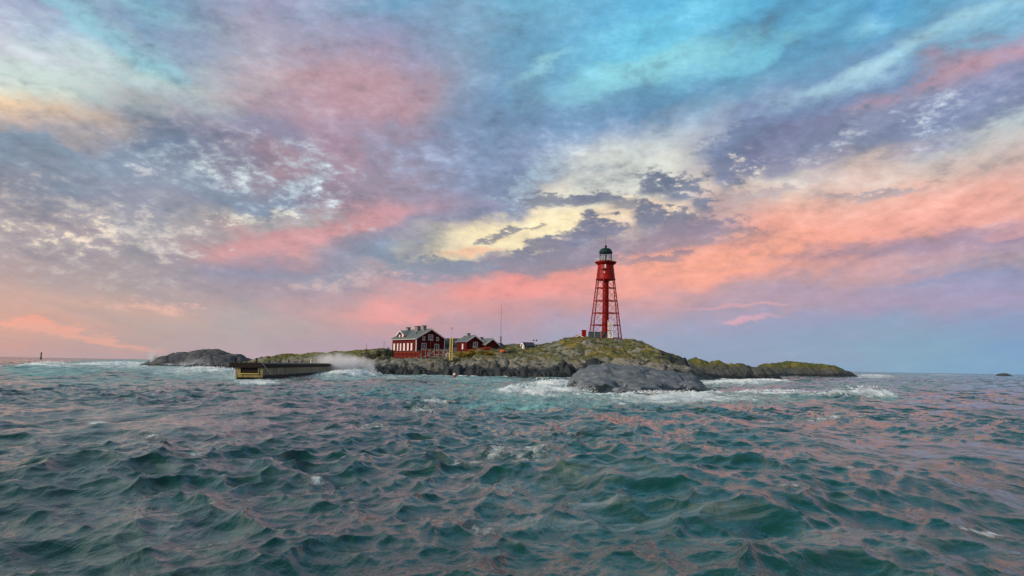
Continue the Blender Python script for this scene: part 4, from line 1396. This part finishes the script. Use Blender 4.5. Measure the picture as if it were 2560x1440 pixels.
# buildings by the lighthouse
h7, W7, wl7, rs7 = simple_house('engine_house', 1470, 1490, 847, 833, 851, 284, 6.5, math.radians(90), (M['wall_red'], M['roof_slate']), 'long low house with black slate roof at the foot of the lighthouse', 'house', over=0.25, trim=False)
P7 = at(1519, 850, 283)
h7.location = (P7.x - 0.3, 285.3, P7.z)
h7.rotation_euler = (0, 0, math.radians(86))
for s_ in (1.9, 4.3):
    pa = Vector((-(W7 / 2 + 0.25), s_, wl7 - 0.1))
    pb = Vector((-0.1, s_ + 0.2, wl7 + rs7 + 0.3))
    MB().bar(pa + Vector((-0.05, 0, 0.25)), pb, 0.06).build('roof_wire', M['white'], h7)
h8, W8, wl8, rs8 = simple_house('hut', 1428, 1468, 848, 838.5, 852, 289, 5.0, math.radians(6), (M['wall_red'], M['terracotta']), 'red hut mostly hidden by the hill, only its white edged gable showing', 'hut', over=0.45)
P9 = at(1462, 842, 288)
tank = empty('chimney_stack', (P9.x, 291.5, P9.z - 1.5))
tag(tank, 'red square stack left of the lighthouse legs behind the slate roof', 'chimney')
MB().box((0, 0, 1.9), (1.6, 1.6, 4.3)).build('stack', M['tower_red'], tank)
MB().box((0, 0, 4.12), (1.85, 1.85, 0.3)).build('cap', M['tower_red'], tank)

# ------------------------------------------------------------------ pier
PZ = 3.25
A0 = at(655, 907.5, 151)
A0 = Vector((A0.x, 151.0, 0))
B0 = at(897, 908, 304)
B0 = Vector((B0.x, 304.0, 0))
pd = (B0 - A0).normalized()
PL = (B0 - A0).length
pier = empty('pier', A0, math.atan2(-pd.x, pd.y))
tag(pier, 'long concrete pier with dark timber edge running out into the surf', 'pier')
M['pier_concrete'] = None
m, N, b = material('pier_concrete')
tc = N.new('ShaderNodeTexCoord').outputs['Object']
oz = N.sep(tc)[2]
st = N.noise(N.mapping(tc, scale=(1.0, 0.6, 0.22)), 1.1, 8, 0.72)
bl = N.noise(tc, 0.5, 6, 0.65)
c1 = N.mix(N.rng(st, 0.3, 0.7), (0.12, 0.10, 0.055), (0.36, 0.30, 0.17))
c1 = N.mix(N.rng(bl, 0.42, 0.7, 0, 0.7), c1, (0.15, 0.16, 0.15))
wetl = N.rng(N.math('MULTIPLY_ADD', N.math('SUBTRACT', bl, 0.5), 0.9, oz), 0.55, 0.85, 1, 0)
c1 = N.mix(wetl, c1, (0.010, 0.011, 0.009))
N.put(b.inputs['Base Color'], c1)
b.inputs['Roughness'].default_value = 0.8
bn = N.new('ShaderNodeBump')
bn.inputs['Distance'].default_value = 0.06
N.put(bn.inputs['Height'], st)
N.put(b.inputs['Normal'], bn.outputs[0])
M['pier_concrete'] = m
m, N, b = material('pier_plaster')
tc = N.new('ShaderNodeTexCoord').outputs['Object']
st = N.noise(N.mapping(tc, scale=(1.4, 1.0, 0.25)), 1.6, 7, 0.7)
N.put(b.inputs['Base Color'], N.mix(N.rng(st, 0.3, 0.72), (0.11, 0.088, 0.025), (0.36, 0.30, 0.115)))
b.inputs['Roughness'].default_value = 0.85
M['pier_plaster'] = m

# local frame: x across (0 = right edge, negative to the left), y along the pier, z up
PW = 6.3
MB().box((-PW / 2 + 0.6, PL / 2 + 0.3, 0.6), (PW - 1.3, PL - 0.6, 3.5)).build('wall', M['pier_concrete'], pier)
MB().box((-PW / 2, PL / 2, PZ - 0.18), (PW, PL + 0.3, 0.36)).build('deck', M['grey_wood'], pier)
MB().box((0.02, PL / 2 + 0.5, PZ - 0.62), (0.26, PL - 0.6, 0.72)).build('side_beam', M['dark_wood'], pier)
# end wall with a recessed panel
ew = MB()
ez0, ez1 = 0.72, 2.28
for cx_, w_, z0, z1 in ((-4.85, 0.9, 0.3, ez1), (-0.45, 0.9, 0.3, ez1), (-2.65, 3.5, 0.3, 0.95)):
    ew.box((cx_ + 0.25, 0.2, (z0 + z1) / 2), (w_, 0.36, z1 - z0))
ew.build('end_wall', M['pier_plaster'], pier)
MB().box((-2.4, 0.24, 1.75), (3.46, 0.10, 1.0)).build('recess', M['dark_wood'], pier)
MB().box((-2.4, 0.02, 1.03), (3.7, 0.45, 0.14)).build('sill', M['yellow'], pier)
MB().box((-0.62, -0.03, 1.6), (0.16, 0.16, 1.3)).build('fender_post', M['grey_wood'], pier)
MB().box((-5.3, 0.1, 1.1), (0.14, 0.3, 2.3), Matrix.Rotation(0.06, 3, 'Y')).build('corner_post', M['white'], pier)
slat0 = None
for i in range(19):
    x = -PW + 0.17 + i * (PW - 0.2) / 18
    hgt = 1.0 + 0.12 * math.sin(i * 2.3)
    if slat0 is None:
        slat0 = MB().box((0, 0, 0), (0.27, 0.16, 1.0)).mesh('slat', M['dark_wood'])
    o = link_mesh('slat', slat0, pier, loc=(x, -0.24, PZ - 0.50 - 0.02 * (i % 3)))
    o.scale = (1, 1, hgt)
for i in range(14):
    o = link_mesh('slat', slat0, pier, loc=(-PW - 0.10, 0.3 + i * 0.42, PZ - 0.52 - 0.02 * (i % 2)))
    o.rotation_euler = (0, 0, math.pi / 2)
MB().tube((-0.15, -0.4, PZ + 0.2), (1.15, 3.2, 0.9), 0.05, n=6).build('mooring_line', M['white'], pier)



def pier_point(px, yy):
    """on the deck, at the pixel column px, yy along"""
    base = A0 + pd * yy
    return Vector((at(px, 905, base.y).x, base.y, PZ))


for px, yy, h, lab in ((588, 1.0, 0.85, 'dark mooring bollard at the left corner of the pier end'), (641.5, 0.8, 0.95, 'dark mooring bollard at the right corner of the pier end'),
                       (673, 12, 0.5, 'low dark bollard, first behind the pier end'), (722, 34, 0.85, 'dark bollard on the pier before the green hill')):
    p = pier_point(px, yy)
    o = empty('bollard', p)
    tag(o, lab, 'bollard', 'mooring bollards on the pier')
    MB().lathe([(0.22, 0), (0.16, 0.12), (0.15, h * 0.7), (0.26, h * 0.78), (0.26, h * 0.95), (0.12, h)], 12).build('post', M['black'], o)
    MB().box((0, 0, 0.03), (0.6, 0.6, 0.06)).build('base_plate', M['black'], o)
p = pier_point(777.5, 66)
o = empty('marker_post', p)
tag(o, 'short white post on the pier left of the spray', 'post')
MB().tube((0, 0, 0), (0, 0, 0.95), 0.16, 0.14, 10).build('post', M['white'], o)
MB().lathe([(0.17, 0.95), (0.12, 1.08), (0.02, 1.14)], 10).build('cap', M['white'], o)
# concrete quay on the island shore behind the spray
q = at(937, 912, 272)
quay = empty('quay_wall', (q.x, 272, 0))
tag(quay, 'low grey concrete quay wall between the pier and the wet rocks', 'wall')
MB().box((0, 0, 1.7), (11.0, 3.0, 4.0)).build('wall', M['stone'], quay)
MB().box((0, 0, 3.78), (11.3, 3.3, 0.22)).build('coping', M['chimney'], quay)

# ------------------------------------------------------------------ marks, masts and poles
yp = at(1127, 905, 248)
gz = at(1127, 901, 248).z
S3 = 248 / F_PX
lm = empty('ladder_mark', (yp.x, 248, gz))
tag(lm, 'yellow ladder shaped sea mark with a thin pole and ring on top', 'sea mark')
ztop = at(1127, 845.5, 248).z - gz
for xx in (-2.9 * S3, 2.6 * S3):
    MB().box((xx, 0, ztop / 2), (0.30, 0.22, ztop)).build('post', M['yellow'], lm)
MB().box((0, 0.15, ztop * 0.52), (0.62, 0.10, ztop * 0.9)).build('back_board', M['dark_wood'], lm)
for i in range(9):
    MB().box((0, -0.02, 0.6 + i * (ztop - 0.9) / 8), (0.46, 0.12, 0.13)).build('rung', M['yellow'], lm)
MB().bar((-5.5 * S3, -0.05, ztop - 0.05), (5.0 * S3, -0.05, ztop + 0.1), 0.16).build('crossbar', M['yellow'], lm)
zt2 = at(1127, 823, 248).z - gz
MB().tube((0.05, 0, ztop), (0.1, 0, zt2), 0.07, 0.05, 6).build('pole', M['steel'], lm)
mb = MB()
for k in range(12):
    a, c = 2 * math.pi * k / 12, 2 * math.pi * (k + 1) / 12
    mb.bar((0.1 + 0.3 * math.cos(a), 0, zt2 + 0.25 + 0.3 * math.sin(a)), (0.1 + 0.3 * math.cos(c), 0, zt2 + 0.25 + 0.3 * math.sin(c)), 0.09)
mb.build('ring', M['dark_wood'], lm)

mp = at(1251.5, 871, 292)
mast = empty('radio_mast', (mp.x, 292, mp.z - 1))
tag(mast, 'thin tall grey radio mast with guy wires behind the red houses', 'mast')
S4 = 292 / F_PX


def mz(py):
    return at(1251.5, py, 292).z - mp.z + 1


mb = MB()
for k in range(3):
    a = 2 * math.pi * k / 3 + 0.3
    mb.tube((0.32 * math.cos(a), 0.32 * math.sin(a), 0), (0.30 * math.cos(a), 0.30 * math.sin(a), mz(841)), 0.07, n=5)
for i in range(10):
    z0, z1 = mz(841) * i / 10, mz(841) * (i + 1) / 10
    for k in range(3):
        a, c = 2 * math.pi * k / 3 + 0.3, 2 * math.pi * (k + 1) / 3 + 0.3
        mb.bar((0.31 * math.cos(a), 0.31 * math.sin(a), z0), (0.31 * math.cos(c), 0.31 * math.sin(c), z1), 0.05)
mb.build('lattice', M['steel'], mast)
MB().tube((0, 0, mz(842)), (0, 0, mz(762)), 0.085, 0.05, 6).build('pole', M['steel'], mast)
MB().box((0.05, -0.1, mz(848)), (0.7, 0.5, 1.7)).build('equipment_box', M['steel'], mast)
MB().bar((-0.9, 0, mz(842)), (0.9, 0, mz(842)), 0.08).build('cross_arm', M['steel'], mast)
for xx, yy in ((5, 2), (-4.5, 3), (0.5, -5)):
    MB().tube((0, 0, mz(775)), (xx, yy, 0.5), 0.016, n=4).build('guy_wire', M['steel'], mast)

for px, top, base, d, r, lab in ((915.5, 860, 882, 300, 0.05, 'thin pole standing on the low hill right of the spray'),
                                 (959.5, 855, 882, 292, 0.06, 'thin dark pole above the bushes left of the big house'),
                                 (770, 883, 890, 330, 0.28, 'short dark post on the crest of the green hill')):
    p = at(px, base, d)
    o = empty('pole', (p.x, d, min(p.z, ground(p.x, d)) - 0.2))
    tag(o, lab, 'pole')
    hgt = at(px, top, d).z - o.location.z
    MB().tube((0, 0, 0), (0, 0, hgt), r * 1.4, r, 6).build('shaft', M['dark_wood'], o)
    MB().tube((0, 0, hgt), (0, 0, hgt + 0.25), r * 2.0, r * 1.2, 6).build('cap', M['dark_metal'], o)

# twin lamps over the hut
p = at(1337.5, 866, 286)
o = empty('lamp_post', (p.x, 286, p.z - 0.4))
tag(o, 'slim post carrying two small dark round lamps over the black roofed hut', 'lamp')
hh = at(1337.5, 851, 286).z - p.z + 0.4
MB().tube((0, 0, 0), (0, 0, hh), 0.04, n=6).build('pole', M['steel'], o)
MB().bar((-0.6, 0, hh), (0.6, 0, hh), 0.05).build('arm', M['steel'], o)
for xx in (-0.55, 0.55):
    MB().lathe([(0.05, -0.28), (0.27, -0.16), (0.30, 0.1), (0.2, 0.28), (0.05, 0.34)], 12, (xx, -0.02, hh)).build('lamp_head', M['black'], o)

# far beacon
p = at(102.5, 893, 1500)
o = empty('beacon', (p.x, 1500, -0.5))
tag(o, 'tiny dark beacon tower on the horizon at the far left', 'beacon')
hz_ = at(102.5, 880, 1500).z + 0.5
MB().lathe([(2.4, 0), (2.2, 2.0), (1.3, 2.2), (1.0, hz_ * 0.75)], 16).build('tower', M['black'], o)
MB().lathe([(1.6, hz_ * 0.75), (1.6, hz_ * 0.79), (1.0, hz_ * 0.80), (1.0, hz_ * 0.95), (0.2, hz_)], 14).build('lantern', M['black'], o)

# buoy
p = on_sea(1135, 944)
o = empty('buoy', (p.x, p.y, 0.1))
tag(o, 'small red and white buoy bobbing before the dark shore rocks', 'buoy')
o.rotation_euler = (0.05, 0.12, 0)
sB = p.y / F_PX
MB().lathe([(0.2, -0.4), (0.42, -0.1), (0.44, 0.35), (0.38, 0.62)], 14).build('body', M['terracotta'], o, smooth=True)
MB().lathe([(0.38, 0.62), (0.34, 0.85), (0.22, 1.08), (0.06, 1.2)], 14).build('cap', M['white'], o, smooth=True)

# ------------------------------------------------------------------ walls and fences by the big house
fa_ = at(985, 886, 277)
fb_ = at(1050, 886, 275)
o = empty('board_fence', (fa_.x, 277, at(985, 897, 277).z))
tag(o, 'red plank fence along the terrace below the big house', 'fence')
nb = 26
Lx = fb_.x - fa_.x
o.rotation_euler = (0, 0, math.atan2(-2, Lx))
plank = MB().box((0, 0, 0), (0.37, 0.06, 1.0)).mesh('plank', M['fence_red'])
hf = at(1015, 878.5, 276).z - o.location.z
for i in range(nb):
    pl = link_mesh('plank', plank, o, loc=((i + 0.5) * Lx / nb, 0.0, hf / 2 - 0.05 * (i % 2)))
    pl.scale = (1, 1, hf + 0.10 * random.uniform(-1, 1))
for i in range(7):
    MB().box((i * Lx / 6, -0.08, hf / 2), (0.16, 0.12, hf + 0.25)).build('post', M['fence_red'], o)
for zz in (hf * 0.35, hf * 0.85):
    MB().box((Lx / 2, -0.06, zz), (Lx, 0.05, 0.14)).build('rail', M['terracotta'], o)
MB().box((Lx / 2, 0.0, hf + 0.16), (Lx + 0.2, 0.28, 0.10)).build('coping', M['grey_wood'], o)

wa, wb = at(1052, 882, 274), at(1121, 880, 274)
o = empty('stone_wall', (wa.x, 274, at(1085, 894, 274).z))
tag(o, 'grey and reddish stone terrace wall below the gable windows', 'wall')
Lw = wb.x - wa.x
hw = at(1085, 875.5, 274).z - o.location.z
rnd = random.Random(5)
zc_ = 0.0
MB().box((Lw / 2, 0.32, hw / 2), (Lw, 0.45, hw - 0.05)).build('core', M['stone'], o)
while zc_ < hw - 0.2:
    hh_ = rnd.uniform(0.36, 0.55)
    x = 0.0
    while x < Lw:
        w_ = rnd.uniform(0.55, 1.25)
        st_ = MB().box((0, 0, 0), (w_ - 0.05, 0.4 + rnd.uniform(-0.06, 0.1), hh_ - 0.05)).build('stone', M['stone'] if rnd.random() < 0.62 else M['fence_red'], o, bevel=0.04, loc=(x + w_ / 2, 0, zc_ + hh_ / 2))
        x += w_
    zc_ += hh_
for i in range(7):
    MB().box((0.15 + i * (Lw - 0.3) / 6, -0.28, hw / 2 + 0.2), (0.22, 0.16, hw + 0.5)).build('post', M['grey_wood'], o)
MB().box((Lw / 2, -0.28, hw + 0.35), (Lw, 0.1, 0.12)).build('rail', M['grey_wood'], o)
# white arch
p = at(1119, 889, 266)
o = empty('arch', (p.x, 266, p.z - 0.5))
tag(o, 'small white arched pipe standing by the yellow ladder mark', 'arch')
mb = MB()
for k in range(8):
    a, c = math.pi * k / 8, math.pi * (k + 1) / 8
    mb.bar((0.55 * math.cos(a), 0, 0.9 + 0.55 * math.sin(a)), (0.55 * math.cos(c), 0, 0.9 + 0.55 * math.sin(c)), 0.17)
mb.build('bow', M['white'], o)
for xx in (-0.55, 0.55):
    MB().box((xx, 0, 0.4), (0.17, 0.17, 1.0)).build('foot', M['white'], o)

# orange things near the red house
p = at(1256, 880, 276)
o = empty('life_raft', (p.x, 276, p.z - 0.15))
tag(o, 'orange bundle lying on the grass right of the red houses', 'raft')
MB().lathe([(0.25, -0.85), (0.42, -0.7), (0.45, 0.6), (0.3, 0.8)], 14).build('hull', M['orange'], o, smooth=True).rotation_euler = (0, math.pi / 2, 0)
o.children[0].location = (0, 0, 0.5)
MB().box((0.1, 0, 0.99), (1.3, 0.55, 0.1)).build('cover', M['orange'], o)
MB().box((0, 0, 0.08), (1.2, 0.8, 0.14)).build('cradle', M['terracotta'], o)
pa, pb = at(1165, 878, 279), at(1226, 870.5, 281)
o = empty('board_fence', (pa.x, 279, pa.z - 0.7))
tag(o, 'long low orange red board fence sloping up in front of the small red house', 'fence')
dxf, dzf = pb.x - pa.x, pb.z - pa.z
for i in range(22):
    t = (i + 0.5) / 22
    pl = link_mesh('plank', plank, o, loc=(dxf * t, 2 * t, 0.55 + dzf * t))
    pl.scale = (1.05, 1, 1.1)
    pl.data = plank
MB().bar((0, -0.07, 1.1), (dxf, 1.93, 1.1 + dzf), 0.12, 0.16).build('rail', M['orange'], o)

# gangway running down the right end of the hill
ga, gb = at(1640, 880, 262), at(1712, 905, 248)
o = empty('gangway', (ga.x, ga.y, ga.z))
tag(o, 'dark sloping gangway with handrail down the right end of the hill', 'gangway')
d = gb - ga
MB().bar((0, 0, 0.0), d, 1.3, 0.25).build('deck', M['dark_wood'], o)
for off in (-0.6, 0.6):
    MB().bar((0, off, 1.0), d + Vector((0, off, 1.0)), 0.12).build('handrail', M['dark_wood'], o)
for i in range(9):
    q = d * (i / 8)
    for off in (-0.6, 0.6):
        MB().box(q + Vector((0, off, 0.5)), (0.1, 0.1, 1.0)).build('post', M['dark_wood'], o)
for i in (2, 5, 8):
    q = d * (i / 8)
    MB().tube(q + Vector((0, 0, -0.1)), q + Vector((0, 0, -2.4)), 0.12, n=6).build('leg', M['dark_wood'], o)


# ------------------------------------------------------------------ vegetation
def leaf_material(name, a, b_, scale=0.5):
    m, N, b = material(name)
    P = N.new('ShaderNodeNewGeometry').outputs['Position']
    n1 = N.noise(P, scale, 4, 0.6)
    n2 = N.noise(P, 5.0, 2, 0.5)
    N.put(b.inputs['Base Color'], N.mix(N.rng(N.math('ADD', N.math('MULTIPLY', n1, 0.7), N.math('MULTIPLY', n2, 0.3)), 0.38, 0.62), a, b_))
    b.inputs['Roughness'].default_value = 0.8
    return m


M['bush'] = leaf_material('bush_leaves', (0.018, 0.030, 0.014), (0.060, 0.078, 0.034))
M['bush_grey'] = leaf_material('grey_leaves', (0.055, 0.065, 0.045), (0.15, 0.16, 0.105))
M['gold'] = leaf_material('golden_leaves', (0.115, 0.080, 0.008), (0.33, 0.235, 0.016), 0.8)
M['grass'] = leaf_material('grass', (0.050, 0.062, 0.022), (0.150, 0.150, 0.055), 0.16)
M['grass_yellow'] = leaf_material('yellow_grass', (0.14, 0.13, 0.02), (0.36, 0.31, 0.045), 0.2)
M['grass_lime'] = leaf_material('lime_grass', (0.14, 0.165, 0.032), (0.34, 0.35, 0.065), 0.12)


def shrub(name, px, py_top, d, half_px, n, mat, label, flat=0.8, group=None):
    s = d / F_PX
    P = at(px, py_top, d)
    rx_ = half_px * s
    gzv = ground(P.x, d)
    hgt = max(P.z - gzv, 0.7)
    r = np.random.default_rng(int(px * 7 + d))
    lobes = 7
    lc = np.stack([r.uniform(-0.75, 0.75, lobes) * rx_, r.uniform(-0.6, 0.6, lobes) * rx_ * flat, r.uniform(0.25, 0.72, lobes) * hgt], 1)
    lr = r.uniform(0.28, 0.5, lobes)
    k = r.integers(0, lobes, n)
    v = r.normal(size=(n, 3))
    v /= np.linalg.norm(v, axis=1)[:, None]
    rad = r.uniform(0.55, 1.0, n) ** 0.5
    c = lc[k] + v * rad[:, None] * lr[k][:, None] * np.array([rx_ * 1.1, rx_ * flat, hgt * 0.85])
    c[:, 2] = np.clip(c[:, 2], 0.02, None)
    sz = r.uniform(0.10, 0.26, n)
    t1 = r.normal(size=(n, 3))
    t1 /= np.linalg.norm(t1, axis=1)[:, None]
    t2 = np.cross(t1, v)
    t2 /= np.maximum(np.linalg.norm(t2, axis=1), 1e-3)[:, None]
    co_ = np.stack([c - t1 * sz[:, None], c + t2 * sz[:, None] * 0.55, c + t1 * sz[:, None], c - t2 * sz[:, None] * 0.55], 1).reshape(-1, 3)
    me_ = array_mesh('foliage', co_, np.arange(4 * n).reshape(-1, 4), mat, False)
    root = empty(name, (P.x, d, gzv - 0.1))
    tag(root, label, 'shrub', group)
    link_mesh('foliage', me_, root)
    mb = MB()
    for i in range(5):
        a = i * 1.3
        mb.tube((0.1 * math.cos(a), 0.1 * math.sin(a), 0), Vector(lc[i % lobes]), 0.05, 0.02, 5)
    mb.build('stem', M['dark_wood'], root)
    return root


for px, py, d, hp, n, mt, lab in (
        (948, 874, 286, 12, 1100, 'bush', 'dark green bush, leftmost of those left of the big house'),
        (966, 868, 284, 12, 1200, 'bush', 'dark pointed bush beside the thin pole left of the big house'),
        (981, 874, 280, 11, 1100, 'bush', 'dark bush touching the left corner of the red plank fence'),
        (928, 880, 284, 14, 900, 'bush_grey', 'pale grey green bush right of the spray'),
        (958, 886, 274, 15, 1000, 'bush_grey', 'pale bush below the dark pointed bush'),
        (1158, 879, 270, 20, 1700, 'gold', 'golden yellow shrub right of the yellow ladder mark'),
        (1186, 873, 273, 24, 2200, 'gold', 'largest golden shrub in front of the small red house'),
        (1216, 875, 274, 18, 1500, 'gold', 'golden green shrub in front of the green roofed house'),
        (1272, 874, 276, 18, 1000, 'bush', 'dark green shrub between the orange bundle and the little hut'),
        (1112, 893, 262, 14, 800, 'bush_grey', 'grey shrub left of the foot of the yellow ladder mark'),
        (1144, 893, 262, 13, 800, 'bush', 'dark shrub right of the foot of the yellow ladder mark')):
    shrub('shrub', px, py, d, hp, n, M[mt], lab)


def tufts(name, count, mat, test, h, seed, label=None):
    r = np.random.default_rng(seed)
    x = r.uniform(ix0, ix1, count * 6)
    y = r.uniform(235, 335, count * 6)
    Zg = flatten(x, y, island_height(x, y))
    e = 0.5
    sl = np.hypot(flatten(x + e, y, island_height(x + e, y)) - Zg, flatten(x, y + e, island_height(x, y + e)) - Zg) / e
    k = test(x, y, Zg, sl)
    x, y, Zg = x[k][:count], y[k][:count], Zg[k][:count]
    n = len(x)
    bl_ = 4
    X4 = np.repeat(x, bl_) + r.normal(size=n * bl_) * 0.28
    Y4 = np.repeat(y, bl_) + r.normal(size=n * bl_) * 0.28
    Z4 = np.repeat(Zg, bl_) - 0.08
    hh_ = r.uniform(0.5, 1.2, n * bl_) * h
    a = r.uniform(0, 2 * np.pi, n * bl_)
    w = 0.10
    lean = r.normal(size=(n * bl_, 2)) * 0.35 * hh_[:, None] + np.array([0.22, 0]) * hh_[:, None]
    p0 = np.stack([X4 - w * np.cos(a), Y4 - w * np.sin(a), Z4], 1)
    p1 = np.stack([X4 + w * np.cos(a), Y4 + w * np.sin(a), Z4], 1)
    p2 = np.stack([X4 + lean[:, 0], Y4 + lean[:, 1], Z4 + hh_], 1)
    co_ = np.stack([p0, p1, p2], 1).reshape(-1, 3)
    o = link_mesh(name, array_mesh(name, co_, np.arange(len(co_)).reshape(-1, 3), mat, False))
    tag(o, label, kind='stuff')


xl = at(910, 880, 310).x
NZ = lambda x, y, f, s_: vnoise(x * f, y * f, s_)
tufts('grass', 14000, M['grass'], lambda x, y, z, s_: (z > 3.6 + 2 * NZ(x, y, 0.15, 3)) & (s_ < 0.9) & (NZ(x, y, 0.22, 4) > 0.40), 0.5, 101, 'dull green grass on the island')
tufts('grass', 11000, M['grass_yellow'], lambda x, y, z, s_: (z > 7.0) & (x > at(1400, 850, 290).x) & (x < at(1590, 850, 290).x) & (s_ < 1.0) & (NZ(x, y, 0.2, 14) > 0.46), 0.42, 102, 'yellow grass below the lighthouse')
tufts('grass', 18000, M['grass_lime'], lambda x, y, z, s_: (z > 2.2) & (x < xl) & (s_ < 1.1) & (NZ(x, y, 0.1, 24) > 0.2), 0.5, 103, 'lime green grass on the low hill behind the pier')

# ------------------------------------------------------------------ spray and broken foam
def blob_mesh(name, mat, c, r, seed):
    bm = bmesh.new()
    bmesh.ops.create_icosphere(bm, subdivisions=3, radius=1.0)
    rr = random.Random(seed)
    off = rr.uniform(0, 50)
    for v in bm.verts:
        n = v.co.normalized()
        k = 1 + 0.35 * (float(vnoise(np.array([n.x * 2 + off]), np.array([n.z * 2 + n.y + off]), seed)[0]) - 0.5)
        v.co = Vector((n.x * r[0] * k, n.y * r[1] * k, n.z * r[2] * k))
    me_ = bpy.data.meshes.new(name)
    bm.to_mesh(me_)
    bm.free()
    me_.materials.append(mat)
    return link_mesh(name, me_, loc=c)


def spray_material(name, dens, r):
    m = bpy.data.materials.new(name)
    m.use_nodes = True
    N = Net(m.node_tree)
    N.n.clear()
    tc = N.new('ShaderNodeTexCoord').outputs['Object']
    nn = N.noise(N.mapping(tc, scale=(0.22, 0.10, 0.16)), 1.0, 5, 0.65, 0.6)
    ln = N.new('ShaderNodeVectorMath', operation='LENGTH')
    N.put(ln.inputs[0], N.mapping(tc, scale=(1 / r[0], 1 / r[1], 1 / r[2])))
    fall = N.rng(ln.outputs['Value'], 0.95, 0.05)
    dn_ = N.math('MULTIPLY', N.math('MULTIPLY', fall, N.rng(nn, 0.30, 0.72)), dens)
    v = N.new('ShaderNodeVolumePrincipled')
    v.inputs['Color'].default_value = (0.99, 1.0, 1.0, 1)
    v.inputs['Anisotropy'].default_value = -0.35
    N.put(v.inputs['Density'], dn_)
    o = N.new('ShaderNodeOutputMaterial')
    N.put(o.inputs['Volume'], v.outputs[0])
    return m


for i, (px, py, d, r, dens) in enumerate((
        (842, 904, 236, (9.5, 8, 4.0), 0.6), (880, 910, 244, (9.5, 7, 3.4), 0.95), (800, 892, 250, (6, 8, 3.0), 0.06), (385, 884, 402, (3.6, 4, 5.2), 0.4), (500, 903, 380, (10, 6, 2.2), 0.10))):
    o = blob_mesh('spray', spray_material('sea_spray', dens, r), at(px, py, d), r, i)
    tag(o, ('sheet of white spray blowing over the pier', 'pale spray where the surf meets the island end of the pier', 'thin mist drifting over the pier', 'white plume of spray left of the bare rock dome', 'thin surf mist before the bare rock dome')[i], kind='stuff')

# flecks of broken foam thrown up along the breakers
m, N, b = material('foam_flecks')
b.inputs['Base Color'].default_value = (0.80, 0.88, 0.88, 1)
b.inputs['Roughness'].default_value = 0.7
M['foam'] = m
ico = bmesh.new()
bmesh.ops.create_icosphere(ico, subdivisions=1, radius=1.0)
iv = np.array([v.co[:] for v in ico.verts])
fi = np.array([[v.index for v in f.verts] for f in ico.faces])
ico.free()
r = np.random.default_rng(44)
cs_, ss_ = [], []
for a, b_, hgt, wid, fo in BREAKERS:
    if fo < 0.5:
        continue
    A, B = on_sea(*a), on_sea(*b_)
    L = (B - A).length
    n = int(min(L * 45, 900) * fo)
    t = np.clip(r.beta(1.6, 1.6, n), 0.04, 0.96)
    endf = np.clip(np.minimum(t, 1 - t) * 3.2 + 0.12, 0, 1)
    dv = (B - A) / L
    q = r.normal(size=n) * wid * 0.35
    x = A.x + (B.x - A.x) * t + dv.y * q
    y = A.y + (B.y - A.y) * t - dv.x * q
    z = hgt * endf * np.exp(-(q / wid) ** 2) * 0.95 + np.abs(r.normal(size=n)) * 0.25 * hgt * endf
    sc = A.length / F_PX
    cs_.append(np.stack([x, y, z], 1))
    ss_.append(np.clip(r.lognormal(-3.3, 0.5, n), 0.02, 0.12) * np.clip(A.y / 130, 0.7, 2.0))
c = np.concatenate(cs_)
s_ = np.concatenate(ss_)
co_ = (c[:, None, :] + iv[None] * s_[:, None, None] * np.array([1.3, 1.0, 0.8])).reshape(-1, 3)
ff_ = (np.arange(len(c))[:, None, None] * len(iv) + fi[None]).reshape(-1, 3)
o = link_mesh('foam', array_mesh('foam', co_, ff_, M['foam']))
tag(o, 'flecks of white foam thrown up along the breakers', kind='stuff')

# droplets of the bursts, thrown up in fans and blown to the left
tv = np.array([(1, 1, 1), (-1, -1, 1), (-1, 1, -1), (1, -1, -1)]) * 0.6
tf = np.array([(0, 1, 2), (0, 3, 1), (0, 2, 3), (1, 3, 2)])
pts, rad = [], []
for px, py, d, w, hgt, n, size in ((890, 926, 238, 7.5, 3.4, 9000, 0.06), (862, 926, 240, 6.0, 4.6, 7000, 0.055), (826, 922, 242, 6.5, 5.4, 4200, 0.05), (386, 905, 402, 1.6, 7.6, 2200, 0.10), (383, 903, 403, 0.9, 9.2, 1500, 0.10),
                                  (500, 908, 385, 16, 2.6, 2600, 0.08), (1470, 974, 104, 7, 0.9, 1800, 0.03), (1690, 984, 100, 6, 0.8, 1200, 0.03), (1800, 957, 180, 9, 1.3, 1400, 0.05), (930, 934, 236, 4, 1.6, 1200, 0.05)):
    P = at(px, py, d)
    jets = 9
    ja = r.uniform(-0.9, 0.9, jets)
    jh = r.uniform(0.45, 1.0, jets) * hgt
    jx = r.normal(size=jets) * w * 0.55
    k = r.integers(0, jets, n)
    t = r.beta(1.1, 1.7, n)
    sp = 0.10 + 0.45 * t
    x = P.x + jx[k] + ja[k] * t * jh[k] * 0.6 - 0.8 * t ** 2 * jh[k] * 0.4 + r.normal(size=n) * sp * w * 0.14
    y = P.y + r.normal(size=n) * w * 0.25
    z = max(P.z, 0) * 0.3 + t * jh[k] + r.normal(size=n) * 0.12 * hgt * 0.6
    pts.append(np.stack([x, y, z], 1))
    rad.append(np.clip(r.lognormal(0, 0.45, n), 0.3, 3) * size * (1.25 - 0.7 * t))
c = np.concatenate(pts)
s_ = np.concatenate(rad)
co_ = (c[:, None, :] + tv[None] * s_[:, None, None]).reshape(-1, 3)
ff_ = (np.arange(len(c))[:, None, None] * 4 + tf[None]).reshape(-1, 3)
o = link_mesh('spray', array_mesh('spray', co_, ff_, M['foam'], False))
tag(o, 'droplets of white spray thrown up where waves burst on rocks and pier', kind='stuff')
